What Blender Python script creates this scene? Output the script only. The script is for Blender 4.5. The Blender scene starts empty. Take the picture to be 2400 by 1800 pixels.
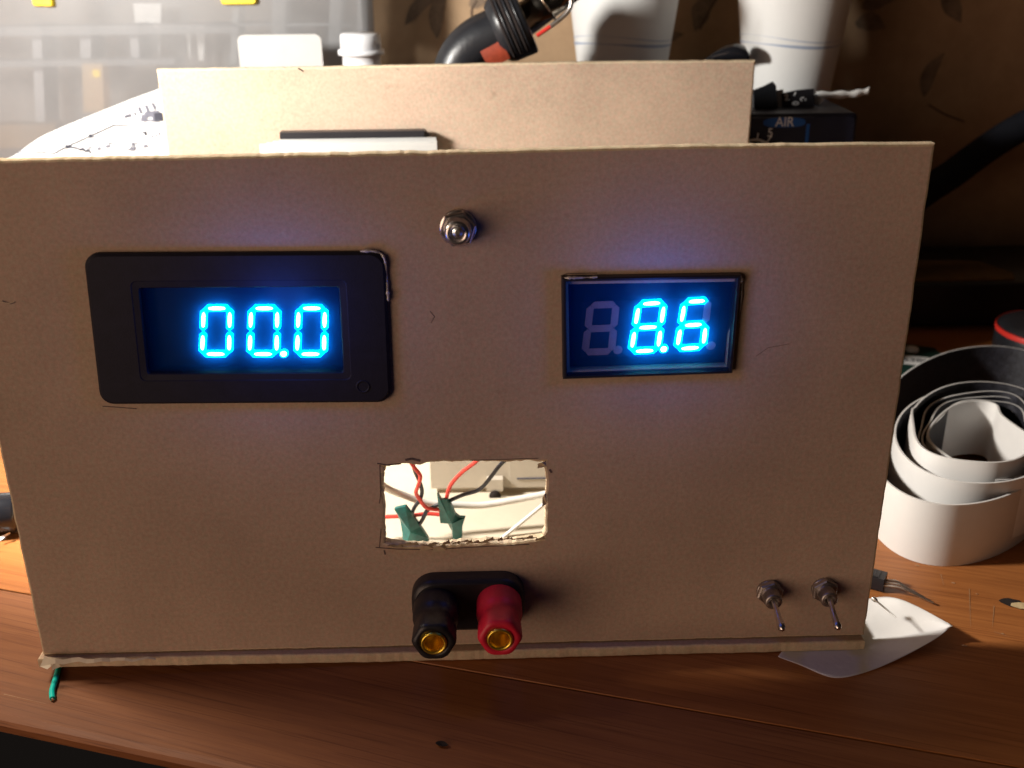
import bpy, math, random
from mathutils import Vector, Matrix, noise
random.seed(7)
sc = bpy.context.scene
col = sc.collection
PI = math.pi
V = Vector
DZ = -0.0035                      # height of the desk surface (box floor panel is 3.3 mm thick)
H = 0.1444                        # height of the box walls
W2 = 0.120                        # half width of the box

# ------------------------------------------------------------------ camera
CP = V((0.0108, -0.2571, 0.1919)); pitch, yaw, roll, FPX = 0.4001, 0.0221, -0.0104, 2485.0
Fw = V((math.sin(yaw)*math.cos(pitch), math.cos(yaw)*math.cos(pitch), -math.sin(pitch)))
R0 = Fw.cross(V((0, 0, 1))).normalized(); U0 = R0.cross(Fw)
Rt = R0*math.cos(roll)+U0*math.sin(roll); Up = -R0*math.sin(roll)+U0*math.cos(roll)
cam_d = bpy.data.cameras.new('camera'); cam = bpy.data.objects.new('camera', cam_d); col.objects.link(cam)
m = Matrix((Rt, Up, -Fw)).transposed().to_4x4(); m.translation = CP; cam.matrix_world = m
cam_d.sensor_width = 36; cam_d.lens = FPX/2400*36; cam_d.clip_start = 0.005; cam_d.clip_end = 50
cam_d.dof.use_dof = True; cam_d.dof.focus_distance = 0.30; cam_d.dof.aperture_fstop = 18
sc.camera = cam

# a measured point of the photo taken to a real plane of the place
def ray(px, py): return Fw + Rt*((px-1200)/FPX) - Up*((py-900)/FPX)
def onz(px, py, z=DZ): d = ray(px, py); return CP + d*((z-CP.z)/d.z)
def ony(px, py, y=0.0): d = ray(px, py); return CP + d*((y-CP.y)/d.y)
def onpl(px, py, p0, n): d = ray(px, py); return CP + d*((V(p0)-CP).dot(V(n))/d.dot(V(n)))

# ------------------------------------------------------------------ materials
def mat(name, base, rough=0.6, var=0.0, vscale=60, bump=0.0, bscale=400, metal=0.0, spec=0.5, coat=0.0, dark=None, stretch=None, sss=0.0):
    """principled with two octaves of procedural mottling and a fine bump"""
    M = bpy.data.materials.new(name); M.use_nodes = True
    nt = M.node_tree; N = nt.nodes; L = nt.links; b = N['Principled BSDF']
    b.inputs['Base Color'].default_value = (*base, 1); b.inputs['Roughness'].default_value = rough
    b.inputs['Metallic'].default_value = metal; b.inputs['Specular IOR Level'].default_value = spec
    b.inputs['Coat Weight'].default_value = coat
    tc = N.new('ShaderNodeTexCoord'); src = tc.outputs['Object']
    if stretch:
        mp = N.new('ShaderNodeMapping'); mp.inputs['Scale'].default_value = stretch[:3]
        if len(stretch) > 3: mp.inputs['Rotation'].default_value = (0, 0, stretch[3])
        L.new(src, mp.inputs['Vector']); src = mp.outputs['Vector']
    if var > 0:
        n1 = N.new('ShaderNodeTexNoise'); n1.inputs['Scale'].default_value = vscale; n1.inputs['Detail'].default_value = 6; n1.inputs['Roughness'].default_value = 0.7
        L.new(src, n1.inputs['Vector'])
        r = N.new('ShaderNodeValToRGB'); r.color_ramp.elements[0].position = 0.3; r.color_ramp.elements[1].position = 0.7
        dk = dark or tuple(c*(1-var) for c in base)
        r.color_ramp.elements[0].color = (*dk, 1); r.color_ramp.elements[1].color = (*[min(1, c*(1+var*0.6)) for c in base], 1)
        L.new(n1.outputs['Fac'], r.inputs['Fac']); L.new(r.outputs['Color'], b.inputs['Base Color'])
    if bump > 0:
        n2 = N.new('ShaderNodeTexNoise'); n2.inputs['Scale'].default_value = bscale; n2.inputs['Detail'].default_value = 4
        L.new(src, n2.inputs['Vector'])
        bp = N.new('ShaderNodeBump'); bp.inputs['Strength'].default_value = bump; bp.inputs['Distance'].default_value = 0.0004
        L.new(n2.outputs['Fac'], bp.inputs['Height']); L.new(bp.outputs['Normal'], b.inputs['Normal'])
    return M

def emat(name, colr, strength):
    M = bpy.data.materials.new(name); M.use_nodes = True; nt = M.node_tree
    nt.nodes.remove(nt.nodes['Principled BSDF'])
    e = nt.nodes.new('ShaderNodeEmission'); e.inputs['Color'].default_value = (*colr, 1); e.inputs['Strength'].default_value = strength
    tc = nt.nodes.new('ShaderNodeTexCoord'); n = nt.nodes.new('ShaderNodeTexNoise'); n.inputs['Scale'].default_value = 900
    mr = nt.nodes.new('ShaderNodeMapRange'); mr.inputs['To Min'].default_value = strength*0.8; mr.inputs['To Max'].default_value = strength*1.2
    nt.links.new(tc.outputs['Object'], n.inputs['Vector']); nt.links.new(n.outputs['Fac'], mr.inputs['Value']); nt.links.new(mr.outputs['Result'], e.inputs['Strength'])
    nt.links.new(e.outputs['Emission'], nt.nodes['Material Output'].inputs['Surface']); return M

def hazy_plastic(name, colr, clear, gloss=0.12):
    M = bpy.data.materials.new(name); M.use_nodes = True; nt = M.node_tree; N = nt.nodes; L = nt.links
    N.remove(N['Principled BSDF'])
    tr = N.new('ShaderNodeBsdfTransparent'); df = N.new('ShaderNodeBsdfDiffuse'); tl = N.new('ShaderNodeBsdfTranslucent'); gl = N.new('ShaderNodeBsdfGlossy')
    tr.inputs['Color'].default_value = (*[min(1, .6+.4*c) for c in colr], 1)
    df.inputs['Color'].default_value = (*colr, 1); tl.inputs['Color'].default_value = (*colr, 1); gl.inputs['Roughness'].default_value = 0.45
    m1 = N.new('ShaderNodeMixShader'); m1.inputs[0].default_value = 0.45; L.new(df.outputs[0], m1.inputs[1]); L.new(tl.outputs[0], m1.inputs[2])
    tc = N.new('ShaderNodeTexCoord'); n = N.new('ShaderNodeTexNoise'); n.inputs['Scale'].default_value = 25; n.inputs['Detail'].default_value = 5
    mr = N.new('ShaderNodeMapRange'); mr.inputs['To Min'].default_value = clear-0.16; mr.inputs['To Max'].default_value = clear+0.16
    L.new(tc.outputs['Object'], n.inputs['Vector']); L.new(n.outputs['Fac'], mr.inputs['Value'])
    m2 = N.new('ShaderNodeMixShader'); L.new(mr.outputs['Result'], m2.inputs[0]); L.new(m1.outputs[0], m2.inputs[1]); L.new(tr.outputs[0], m2.inputs[2])
    m3 = N.new('ShaderNodeMixShader'); m3.inputs[0].default_value = gloss; L.new(m2.outputs[0], m3.inputs[1]); L.new(gl.outputs[0], m3.inputs[2])
    L.new(m3.outputs[0], N['Material Output'].inputs['Surface']); return M

def wood(name, ang, c_lo, c_mid, c_hi, rough=0.32, scratch=0.0):
    M = bpy.data.materials.new(name); M.use_nodes = True; nt = M.node_tree; N = nt.nodes; L = nt.links; b = N['Principled BSDF']
    tc = N.new('ShaderNodeTexCoord')
    mp0 = N.new('ShaderNodeMapping'); mp0.inputs['Rotation'].default_value = (0, 0, -ang)
    L.new(tc.outputs['Object'], mp0.inputs['Vector'])
    def nz(scale, sx, sy, det=6):
        mp = N.new('ShaderNodeMapping'); mp.inputs['Scale'].default_value = (sx, sy, sy); L.new(mp0.outputs['Vector'], mp.inputs['Vector'])
        n = N.new('ShaderNodeTexNoise'); n.inputs['Scale'].default_value = scale; n.inputs['Detail'].default_value = det; n.inputs['Roughness'].default_value = 0.65
        L.new(mp.outputs['Vector'], n.inputs['Vector']); return n
    broad = nz(14, 0.35, 3.0); fine = nz(120, 0.16, 4.0); pores = nz(260, 0.07, 6.0, 3)
    add = N.new('ShaderNodeMath'); add.operation = 'MULTIPLY_ADD'; add.inputs[1].default_value = 0.5
    L.new(fine.outputs['Fac'], add.inputs[0]); 
    ml = N.new('ShaderNodeMath'); ml.operation = 'MULTIPLY'; ml.inputs[1].default_value = 0.5; L.new(broad.outputs['Fac'], ml.inputs[0]); L.new(ml.outputs[0], add.inputs[2])
    r = N.new('ShaderNodeValToRGB'); e = r.color_ramp.elements
    e[0].position = 0.34; e[0].color = (*c_lo, 1); e[1].position = 0.66; e[1].color = (*c_hi, 1); k = e.new(0.5); k.color = (*c_mid, 1)
    L.new(add.outputs[0], r.inputs['Fac'])
    pr = N.new('ShaderNodeValToRGB'); pr.color_ramp.elements[0].position = 0.33; pr.color_ramp.elements[1].position = 0.44
    pr.color_ramp.elements[0].color = (0.66, 0.6, 0.58, 1); pr.color_ramp.elements[1].color = (1, 1, 1, 1); L.new(pores.outputs['Fac'], pr.inputs['Fac'])
    mx = N.new('ShaderNodeMix'); mx.data_type = 'RGBA'; mx.blend_type = 'MULTIPLY'; mx.inputs[0].default_value = 1
    L.new(r.outputs['Color'], mx.inputs[6]); L.new(pr.outputs['Color'], mx.inputs[7]); L.new(mx.outputs[2], b.inputs['Base Color'])
    rr = N.new('ShaderNodeMapRange'); rr.inputs['To Min'].default_value = rough-0.08; rr.inputs['To Max'].default_value = rough+0.16
    sm = nz(18, 1, 1.5, 3); L.new(sm.outputs['Fac'], rr.inputs['Value']); L.new(rr.outputs['Result'], b.inputs['Roughness'])
    bp = N.new('ShaderNodeBump'); bp.inputs['Strength'].default_value = 0.25; bp.inputs['Distance'].default_value = 0.0003
    L.new(fine.outputs['Fac'], bp.inputs['Height']); L.new(bp.outputs['Normal'], b.inputs['Normal'])
    b.inputs['Specular IOR Level'].default_value = 0.3
    return M

def cardboard(name, base):
    """grey-brown chipboard: fibre flecks, cloudy tone, colour speckle and fine tooth"""
    M = bpy.data.materials.new(name); M.use_nodes = True; nt = M.node_tree; N = nt.nodes; L = nt.links; b = N['Principled BSDF']
    tc = N.new('ShaderNodeTexCoord')
    def nz(s, d=4, rg=.6):
        n = N.new('ShaderNodeTexNoise'); n.inputs['Scale'].default_value = s; n.inputs['Detail'].default_value = d; n.inputs['Roughness'].default_value = rg
        L.new(tc.outputs['Object'], n.inputs['Vector']); return n
    cl = nz(18, 5); sm_ = nz(7, 3, .5); sc2 = nz(55, 6, .7); fl = nz(900, 3, .75); hue = nz(700, 2)
    r = N.new('ShaderNodeValToRGB'); e = r.color_ramp.elements; e[0].position = .3; e[1].position = .72
    e[0].color = (*[c*.86 for c in base], 1); e[1].color = (*[c*1.1 for c in base], 1); L.new(cl.outputs['Fac'], r.inputs['Fac'])
    r2 = N.new('ShaderNodeValToRGB'); e = r2.color_ramp.elements; e[0].position = .32; e[1].position = .68
    e[0].color = (.84, .83, .82, 1); e[1].color = (1.10, 1.10, 1.10, 1); L.new(fl.outputs['Fac'], r2.inputs['Fac'])
    r3 = N.new('ShaderNodeValToRGB'); e = r3.color_ramp.elements; e[0].position = .35; e[1].position = .65
    e[0].color = (1.05, .97, .96, 1); e[1].color = (.96, 1.025, 1.0, 1); L.new(hue.outputs['Fac'], r3.inputs['Fac'])
    prev = r.outputs['Color']
    r4 = N.new('ShaderNodeValToRGB'); e = r4.color_ramp.elements; e[0].position = .35; e[1].position = .68
    e[0].color = (.86, .84, .83, 1); e[1].color = (1.07, 1.07, 1.08, 1); L.new(sm_.outputs['Fac'], r4.inputs['Fac'])
    r5 = N.new('ShaderNodeValToRGB'); e = r5.color_ramp.elements; e[0].position = .28; e[1].position = .36
    e[0].color = (.80, .77, .75, 1); e[1].color = (1, 1, 1, 1); L.new(sc2.outputs['Fac'], r5.inputs['Fac'])
    for q in (r2, r3, r4, r5):
        mx = N.new('ShaderNodeMix'); mx.data_type = 'RGBA'; mx.blend_type = 'MULTIPLY'; mx.inputs[0].default_value = .85
        L.new(prev, mx.inputs[6]); L.new(q.outputs['Color'], mx.inputs[7]); prev = mx.outputs[2]
    L.new(prev, b.inputs['Base Color']); b.inputs['Roughness'].default_value = .9; b.inputs['Specular IOR Level'].default_value = .2
    bp = N.new('ShaderNodeBump'); bp.inputs['Strength'].default_value = .3; bp.inputs['Distance'].default_value = .0002
    hm = N.new('ShaderNodeMath'); hm.operation = 'MULTIPLY_ADD'; hm.inputs[1].default_value = 1.6; L.new(sc2.outputs['Fac'], hm.inputs[0]); L.new(fl.outputs['Fac'], hm.inputs[2])
    L.new(hm.outputs[0], bp.inputs['Height']); L.new(bp.outputs['Normal'], b.inputs['Normal'])
    return M

MC = cardboard('chipboard', (0.54, 0.41, 0.315))
MCI = cardboard('chipboard_core', (0.66, 0.54, 0.38))
GRAIN = math.atan2(-0.338, 0.941)
MWOOD = wood('mahogany_top', GRAIN, (0.26, 0.087, 0.025), (0.375, 0.135, 0.038), (0.47, 0.185, 0.056), .38)
MWOOD2 = wood('dimmed_mahogany_rail', GRAIN, (0.175, 0.060, 0.022), (0.24, 0.088, 0.031), (0.29, 0.115, 0.042), .5)  # darker rail colour stands in for the weaker light in front of the seam
MBLK = mat('black_plastic', (0.016, 0.015, 0.019), .42, .3, 90, .15, 900)
MBEZ = mat('bezel_plastic', (0.011, 0.0105, 0.021), .6, .25, 300, .12, 2600, spec=.3)
MWIN = mat('blue_filter_window', (0.014, 0.024, 0.085), .22, .15, 120)
MWIN2 = mat('blue_filter_window_deep', (0.010, 0.011, 0.06), .16, .15, 120)
def filter_block(name, dens, colr, g=.35):
    M = bpy.data.materials.new(name); M.use_nodes = True; nt = M.node_tree; nt.nodes.remove(nt.nodes['Principled BSDF'])
    vs_ = nt.nodes.new('ShaderNodeVolumeScatter'); vs_.inputs['Color'].default_value = (*colr, 1); vs_.inputs['Density'].default_value = dens; vs_.inputs['Anisotropy'].default_value = g
    va_ = nt.nodes.new('ShaderNodeVolumeAbsorption'); va_.inputs['Color'].default_value = (0, .15, 1, 1); va_.inputs['Density'].default_value = 130
    ad = nt.nodes.new('ShaderNodeAddShader'); nt.links.new(vs_.outputs[0], ad.inputs[0]); nt.links.new(va_.outputs[0], ad.inputs[1])
    nt.links.new(ad.outputs[0], nt.nodes['Material Output'].inputs['Volume']); return M
MFILT = filter_block('halo_scatter_filter', 200, (.01, .24, 1.0))  # scattering volume added to spread a blue halo round the digits
MUNLIT = mat('unlit_segment', (0.75, 0.65, 0.8), .4, .15, 500)
MFACE = mat('display_face', (0.022, 0.022, 0.11), .35, .1, 300)
MLIT = emat('lit_segment_edge', (0.0, 0.62, 1.0), 9.5)
MHOT = emat('lit_segment_core', (0.4, .8, 1.0), 10)
MDOT = emat('lit_dot_core', (.6, .85, 1.0), 9)
MNI = mat('nickel', (0.78, 0.75, 0.72), .3, .25, 400, .1, 900, metal=1)
MNID = mat('dull_nickel', (0.5, 0.47, 0.44), .45, .3, 400, .15, 900, metal=1)
MGOLD = mat('brass_gold', (0.95, 0.66, 0.10), .38, .2, 400, metal=1)
MRED = mat('red_post_plastic', (0.66, 0.018, 0.05), .45, .15, 200, .1, 900)
MWRED = mat('red_insulation', (0.75, 0.055, 0.04), .4, .1, 300)
MWBLK = mat('black_insulation', (0.02, 0.02, 0.03), .4, .2, 300)
MWWHT = mat('white_insulation', (0.8, 0.79, 0.74), .4, .08, 200)
MTAPE = mat('green_tape', (0.012, 0.14, 0.13), .28, .55, 180, .5, 260)
MPAPER = mat('white_paper', (0.8, 0.79, 0.77), .75, .04, 40, .1, 500)
MINK = mat('printed_ink', (0.03, 0.03, 0.045), .8, .3, 200)
MINKL = mat('printed_grey_ink', (0.12, 0.12, 0.15), .8, .2, 200)
MPENCIL = mat('pencil_mark', (0.13, 0.09, 0.085), .7, .4, 400)
MGLUE = mat('clear_glue', (0.55, 0.52, 0.5), .1, .4, 500, .6, 700, spec=.9, coat=1)
MCREAM = mat('cream_board', (0.64, 0.57, 0.45), .75, .07, 60, .15, 500)
MMOD = mat('pale_module_case', (0.55, 0.5, 0.42), .55, .08, 40, .1, 400)
MHAZE = hazy_plastic('hazy_plastic', (0.50, 0.50, 0.51), .5, .025)
MHAZE2 = hazy_plastic('hazy_plastic_rib', (0.62, 0.63, 0.64), .5, .03)
MCLEAR = hazy_plastic('clear_sheet', (0.9, 0.92, 0.92), .3, .08)
MYEL = mat('yellow_latch', (0.85, 0.6, 0.0), .4, .1, 100)
MWP = mat('white_plastic', (0.78, 0.79, 0.82), .35, .03, 50)
MCUP = mat('paper_cup_stock', (0.76, 0.755, 0.74), .6, .03, 60, .1, 400)
MCUPB = mat('cup_print_blue', (0.36, 0.42, 0.55), .6, .15, 200)
MCUPP = mat('cup_print_violet', (0.36, 0.27, 0.46), .6, .15, 200)
MHOSE = mat('matt_hose', (0.010, 0.011, 0.016), .8, .25, 80, .2, 500, spec=.15)
MNAVY = mat('navy_painted_metal', (0.009, 0.011, 0.03), .55, .25, 60, .1, 700)
MBLUE = mat('blue_print', (0.015, 0.10, 0.40), .45, .1, 200)
MWPRT = mat('white_print', (0.95, 0.95, 0.97), .5, .05, 200)
MCHR = mat('chrome_tube', (0.62, 0.55, 0.46), .16, .25, 60, metal=1)
MORG = mat('orange_label', (0.30, 0.045, 0.018), .5, .55, 160)
MRUB = mat('rubber_black', (0.017, 0.018, 0.022), .36, .3, 80, .2, 500)
MVEL = mat('loop_tape_black', (0.022, 0.022, 0.03), .5, .85, 420, .8, 1500)
MLINER = mat('tape_liner_white', (0.78, 0.765, 0.75), .5, .04, 40)
MPCB = mat('pcb_green', (0.012, 0.045, 0.035), .35, .3, 200)
MTEAL = mat('teal_insulation', (0.0, 0.72, 0.62), .4, .1, 300)
MBROWN = mat('brown_board', (0.21, 0.12, 0.04), .7, .25, 60, .1, 400)
MREDS = mat('red_stripe', (0.62, 0.03, 0.02), .45, .1, 200)
MWALL = mat('tan_wallpaper', (0.46, 0.31, 0.185), .75, .28, 22, .2, 300, dark=(0.36, 0.235, 0.135))
MLEAF = mat('wallpaper_leaf_print', (0.26, 0.185, 0.125), .75, .45, 120)
MLEAFD = mat('wallpaper_vine_print', (0.10, 0.065, 0.05), .75, .4, 150)
MHOLE = mat('dark_hole', (0.012, 0.006, 0.005), .9, .2, 200)
MCHIP = mat('bare_wood_chip', (0.62, 0.47, 0.26), .7, .25, 200)

# ------------------------------------------------------------------ mesh builder
class MB:
    def __init__(s): s.v = []; s.f = []; s.mi = []; s.sm = []
    def add(s, vs, fs, mi=0, smooth=False):
        o = len(s.v); s.v += [V(p) for p in vs]
        for f in fs: s.f.append([i+o for i in f]); s.mi.append(mi); s.sm.append(smooth)
        return s
    def box(s, a, b, mi=0):
        (x0, y0, z0), (x1, y1, z1) = a, b
        vs = [(x0,y0,z0),(x1,y0,z0),(x1,y1,z0),(x0,y1,z0),(x0,y0,z1),(x1,y0,z1),(x1,y1,z1),(x0,y1,z1)]
        return s.add(vs, [(0,3,2,1),(4,5,6,7),(0,1,5,4),(1,2,6,5),(2,3,7,6),(3,0,4,7)], mi)
    def obox(s, c, ax, ay, az, mi=0):
        c, ax, ay, az = V(c), V(ax), V(ay), V(az)
        vs = [c+ax*i+ay*j+az*k for k in (-1, 1) for (i, j) in ((-1,-1),(1,-1),(1,1),(-1,1))]
        return s.add(vs, [(0,3,2,1),(4,5,6,7),(0,1,5,4),(1,2,6,5),(2,3,7,6),(3,0,4,7)], mi)
    def tube(s, pts, r, n=12, mi=0, cap=True):
        pts = [V(p) for p in pts]; R = r if isinstance(r, (list, tuple)) else [r]*len(pts)
        rings = []; prevx = None
        for i, p in enumerate(pts):
            t = (pts[min(i+1, len(pts)-1)]-pts[max(i-1, 0)]).normalized()
            if prevx is None: x = t.cross(V((0, 0, 1)) if abs(t.z) < .9 else V((0, 1, 0))).normalized()
            else: x = (prevx - t*prevx.dot(t)).normalized()
            y = t.cross(x); prevx = x
            rings.append([p+(x*math.cos(2*PI*k/n)+y*math.sin(2*PI*k/n))*R[i] for k in range(n)])
        vs = [q for rg in rings for q in rg]; fs = []
        for i in range(len(pts)-1):
            for k in range(n): fs.append((i*n+k, i*n+(k+1) % n, (i+1)*n+(k+1) % n, (i+1)*n+k))
        s.add(vs, fs, mi, True)
        if cap:
            s.add(rings[0], [tuple(range(n-1, -1, -1))], mi); s.add(rings[-1], [tuple(range(n))], mi)
        return s
    def lathe(s, o, ax, prof, n=32, mi=0, smooth=True, phase=0, sides=None):
        """prof: (distance along ax, radius) pairs"""
        o = V(o); ax = V(ax).normalized(); x = ax.cross(V((0, 0, 1)) if abs(ax.z) < .9 else V((1, 0, 0))).normalized(); y = ax.cross(x)
        vs = []; fs = []
        for (d, r) in prof:
            for k in range(n):
                a = 2*PI*k/n+phase; vs.append(o+ax*d+(x*math.cos(a)+y*math.sin(a))*max(r, 1e-6))
        for i in range(len(prof)-1):
            for k in range(n): fs.append((i*n+k, i*n+(k+1) % n, (i+1)*n+(k+1) % n, (i+1)*n+k))
        return s.add(vs, fs, mi, smooth)
    def loops(s, loops, mi=0, smooth=False, cap0=True, cap1=True):
        n = len(loops[0]); vs = [p for l in loops for p in l]; fs = []
        for i in range(len(loops)-1):
            for k in range(n): fs.append((i*n+k, i*n+(k+1) % n, (i+1)*n+(k+1) % n, (i+1)*n+k))
        s.add(vs, fs, mi, smooth)
        if cap0: s.add(loops[0], [tuple(range(n-1, -1, -1))], mi)
        if cap1: s.add(loops[-1], [tuple(range(n))], mi)
        return s
    def mesh(s, me, mi=0, tf=None, smooth=False):
        vs = [tf(v.co) if tf else v.co.copy() for v in me.vertices]
        return s.add(vs, [tuple(p.vertices) for p in me.polygons], mi, smooth)
    def build(s, name, mats, parent=None, origin=None):
        if not isinstance(mats, (list, tuple)): mats = [mats]
        if parent is not None: o = V(parent['_w'])
        elif origin is not None: o = V(origin)
        else:
            xs = [v.x for v in s.v]; ys = [v.y for v in s.v]; o = V(((min(xs)+max(xs))/2, (min(ys)+max(ys))/2, min(v.z for v in s.v)))
        me = bpy.data.meshes.new(name); me.from_pydata([tuple(v-o) for v in s.v], [], s.f)
        for q in mats: me.materials.append(q)
        me.polygons.foreach_set('material_index', s.mi); me.polygons.foreach_set('use_smooth', s.sm); me.update()
        ob = bpy.data.objects.new(name, me); col.objects.link(ob)
        if parent is not None: ob.parent = parent; ob['_w'] = tuple(o)
        else: ob.location = o; ob['_w'] = tuple(o)
        return ob

def thing(name, label, cat, loc, group=None):
    o = bpy.data.objects.new(name, None); col.objects.link(o); o.location = loc; o['_w'] = tuple(loc); o.empty_display_size = .01
    return tag(o, label, cat, group)
def tag(o, label=None, cat=None, group=None, kind=None):
    if label: o['label'] = label
    if cat: o['category'] = cat
    if group: o['group'] = group
    if kind: o['kind'] = kind
    return o

def text_mesh(t, size):
    cu = bpy.data.curves.new('lettering', 'FONT'); cu.body = t; cu.size = size; cu.align_x = 'CENTER'; cu.align_y = 'CENTER'
    ob = bpy.data.objects.new('lettering', cu); col.objects.link(ob)
    bpy.context.view_layer.update()
    me = bpy.data.meshes.new_from_object(ob.evaluated_get(bpy.context.evaluated_depsgraph_get()))
    bpy.data.objects.remove(ob); return me

def plate_mesh(splines, t, bev, hole_bev=True):
    """flat plate with holes, chamfered worn edges; in its own xy plane, thickness t centred on z=0"""
    cu = bpy.data.curves.new('plate', 'CURVE'); cu.dimensions = '2D'; cu.fill_mode = 'BOTH'
    cu.extrude = t/2-bev; cu.bevel_depth = bev; cu.bevel_resolution = 1; cu.offset = -bev
    for pts in splines:
        sp = cu.splines.new('POLY'); sp.points.add(len(pts)-1); sp.use_cyclic_u = True
        for p, q in zip(sp.points, pts): p.co = (q[0], q[1], 0, 1)
    ob = bpy.data.objects.new('plate', cu); col.objects.link(ob); bpy.context.view_layer.update()
    me = bpy.data.meshes.new_from_object(ob.evaluated_get(bpy.context.evaluated_depsgraph_get()))
    bpy.data.objects.remove(ob); return me

def rough_line(pts, step, amp, seed, closed=True):
    """subdivide a polygon and fray it"""
    out = []; n = len(pts)
    for i in range(n if closed else n-1):
        a = V((*pts[i], 0)); b = V((*pts[(i+1) % n], 0)); k = max(1, int((b-a).length/step))
        d = (b-a).normalized(); nn = V((-d.y, d.x, 0))
        for j in range(k):
            p = a+(b-a)*(j/k)
            w = noise.noise(V((p.x*160, p.y*160, seed)))*amp*.8+noise.noise(V((p.x*900, p.y*900, seed+5)))*amp*.6
            if j == 0: w *= .3
            p = p+nn*w; out.append((p.x, p.y))
    return out

def rrect(x0, y0, x1, y1, r, n=6):
    out = []
    for (cx, cy, a0) in ((x1-r, y1-r, 0), (x0+r, y1-r, PI/2), (x0+r, y0+r, PI), (x1-r, y0+r, 1.5*PI)):
        for k in range(n+1):
            a = a0+k/n*PI/2; out.append((cx+r*math.cos(a), cy+r*math.sin(a)))
    return out

def smooth_path(pts, n=8):
    """Catmull-Rom through points"""
    P = [V(p) for p in pts]; P = [P[0]*2-P[1]]+P+[P[-1]*2-P[-2]]; out = []
    for i in range(1, len(P)-2):
        for k in range(n):
            t = k/n; a, b, c, d = P[i-1:i+3]
            out.append(.5*((2*b)+(c-a)*t+(2*a-5*b+4*c-d)*t*t+(3*b-a-3*c+d)*t**3))
    out.append(P[-2]); return out

# ------------------------------------------------------------------ desk
A = onz(0, 1380); B = onz(2400, 1800); d = (B-A); d.z = 0; d.normalize(); nrm = V((d.y, -d.x, 0))   # seam direction, and towards the viewer
if nrm.y > 0: nrm = -nrm
db = MB()
seam = lambda u, w, z=DZ: A + d*u + nrm*w + V((0, 0, z-DZ))
U_0, U_1 = -0.35, 0.75
# main board (grid keeps it one sheet), with a soft front arris
prof = [(-0.75, 0), (-.0003, 0), (-.0002, -.0002), (-.0002, -.012)]
for (w0, z0), (w1, z1) in zip(prof, prof[1:]):
    db.add([seam(U_0, w0, DZ+z0), seam(U_1, w0, DZ+z0), seam(U_1, w1, DZ+z1), seam(U_0, w1, DZ+z1)], [(0, 3, 2, 1)], 0)
# hinged front rail, tilted down to catch less light, with a rounded nose
tilt = math.tan(math.radians(7))
fe = onz(0, 1690)
for _ in range(6): fe = onz(0, 1690, DZ-.0005-(fe-A).dot(nrm)*tilt)
RW = (fe-A).dot(nrm)
prof = [(.0004, -.012), (.0004, -.0002), (RW-.0025, -.0005-(RW-.0025)*tilt), (RW-.0008, -.0010-RW*tilt), (RW, -.0022-RW*tilt), (RW-.0004, -.0048-RW*tilt), (.02, -.014)]
for (w0, z0), (w1, z1) in zip(prof, prof[1:]):
    db.add([seam(U_0, w0, DZ+z0), seam(U_1, w0, DZ+z0), seam(U_1, w1, DZ+z1), seam(U_0, w1, DZ+z1)], [(0, 3, 2, 1)], 1)
def desk_spot(px, py, rx, ry, mi, h=.00015, rail=False, n=14, seed=0):
    c = onz(px, py, DZ+h)
    if rail: 
        w = (c-A).dot(nrm); c = onz(px, py, DZ+.00035-w*tilt+h)
    vs = [c+V((0, 0, .0002))]
    for k in range(n):
        a = 2*PI*k/n; rr = 1+.35*noise.noise(V((math.cos(a)*1.5+seed, math.sin(a)*1.5, seed)))
        p = c+d*(rx*rr*math.cos(a))+nrm*(ry*rr*math.sin(a))
        if rail: p.z = DZ+.00025-(p-A).dot(nrm)*tilt+h
        vs.append(p)
    if rail: vs[0] = c
    db.add(vs, [(0, 1+(k+1) % n, 1+k) for k in range(n)], mi)
desk_spot(2372, 1412, .0036, .0022, 2); desk_spot(2395, 1420, .0034, .0018, 3, .0004, seed=3)
desk_spot(1035, 1745, .0018, .0008, 2, rail=True, seed=5)
for i, (x, y, s) in enumerate(((2235, 1366, .0007), (2260, 1513, .0009), (2150, 1325, .0007), (2350, 1485, .0005), (2290, 1392, .0004))):
    desk_spot(x, y, s, s*.45, 4, seed=i+11)
# fine scratches in the varnish
for (x0, y0, x1, y1) in ((2272, 1380, 2275, 1470), (2330, 1420, 2326, 1470), (2330, 1480, 2365, 1492), (0, 1592, 100, 1614), (2205, 1345, 2212, 1372)):
    a, b = onz(x0, y0, DZ+.0001), onz(x1, y1, DZ+.0001)
    if y0 > 1550:
        a.z = DZ-.0004-(a-A).dot(nrm)*tilt; b.z = DZ-.0004-(b-A).dot(nrm)*tilt
    t = (b-a).normalized(); q = t.cross(V((0, 0, 1)))*.00011
    db.add([a-q, b-q*.3, b+q*.3, a+q], [(0, 1, 2, 3)], 4)
MSCR = mat('varnish_scratch', (0.42, 0.24, 0.13), .6, .3, 600)
desk = db.build('desk_top', [MWOOD, MWOOD2, MHOLE, MCHIP, MSCR], origin=(0, 0, DZ))
tag(desk, 'worn red-brown varnished wooden desk top with a seam along its front rail', 'desk', kind='structure')

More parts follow.
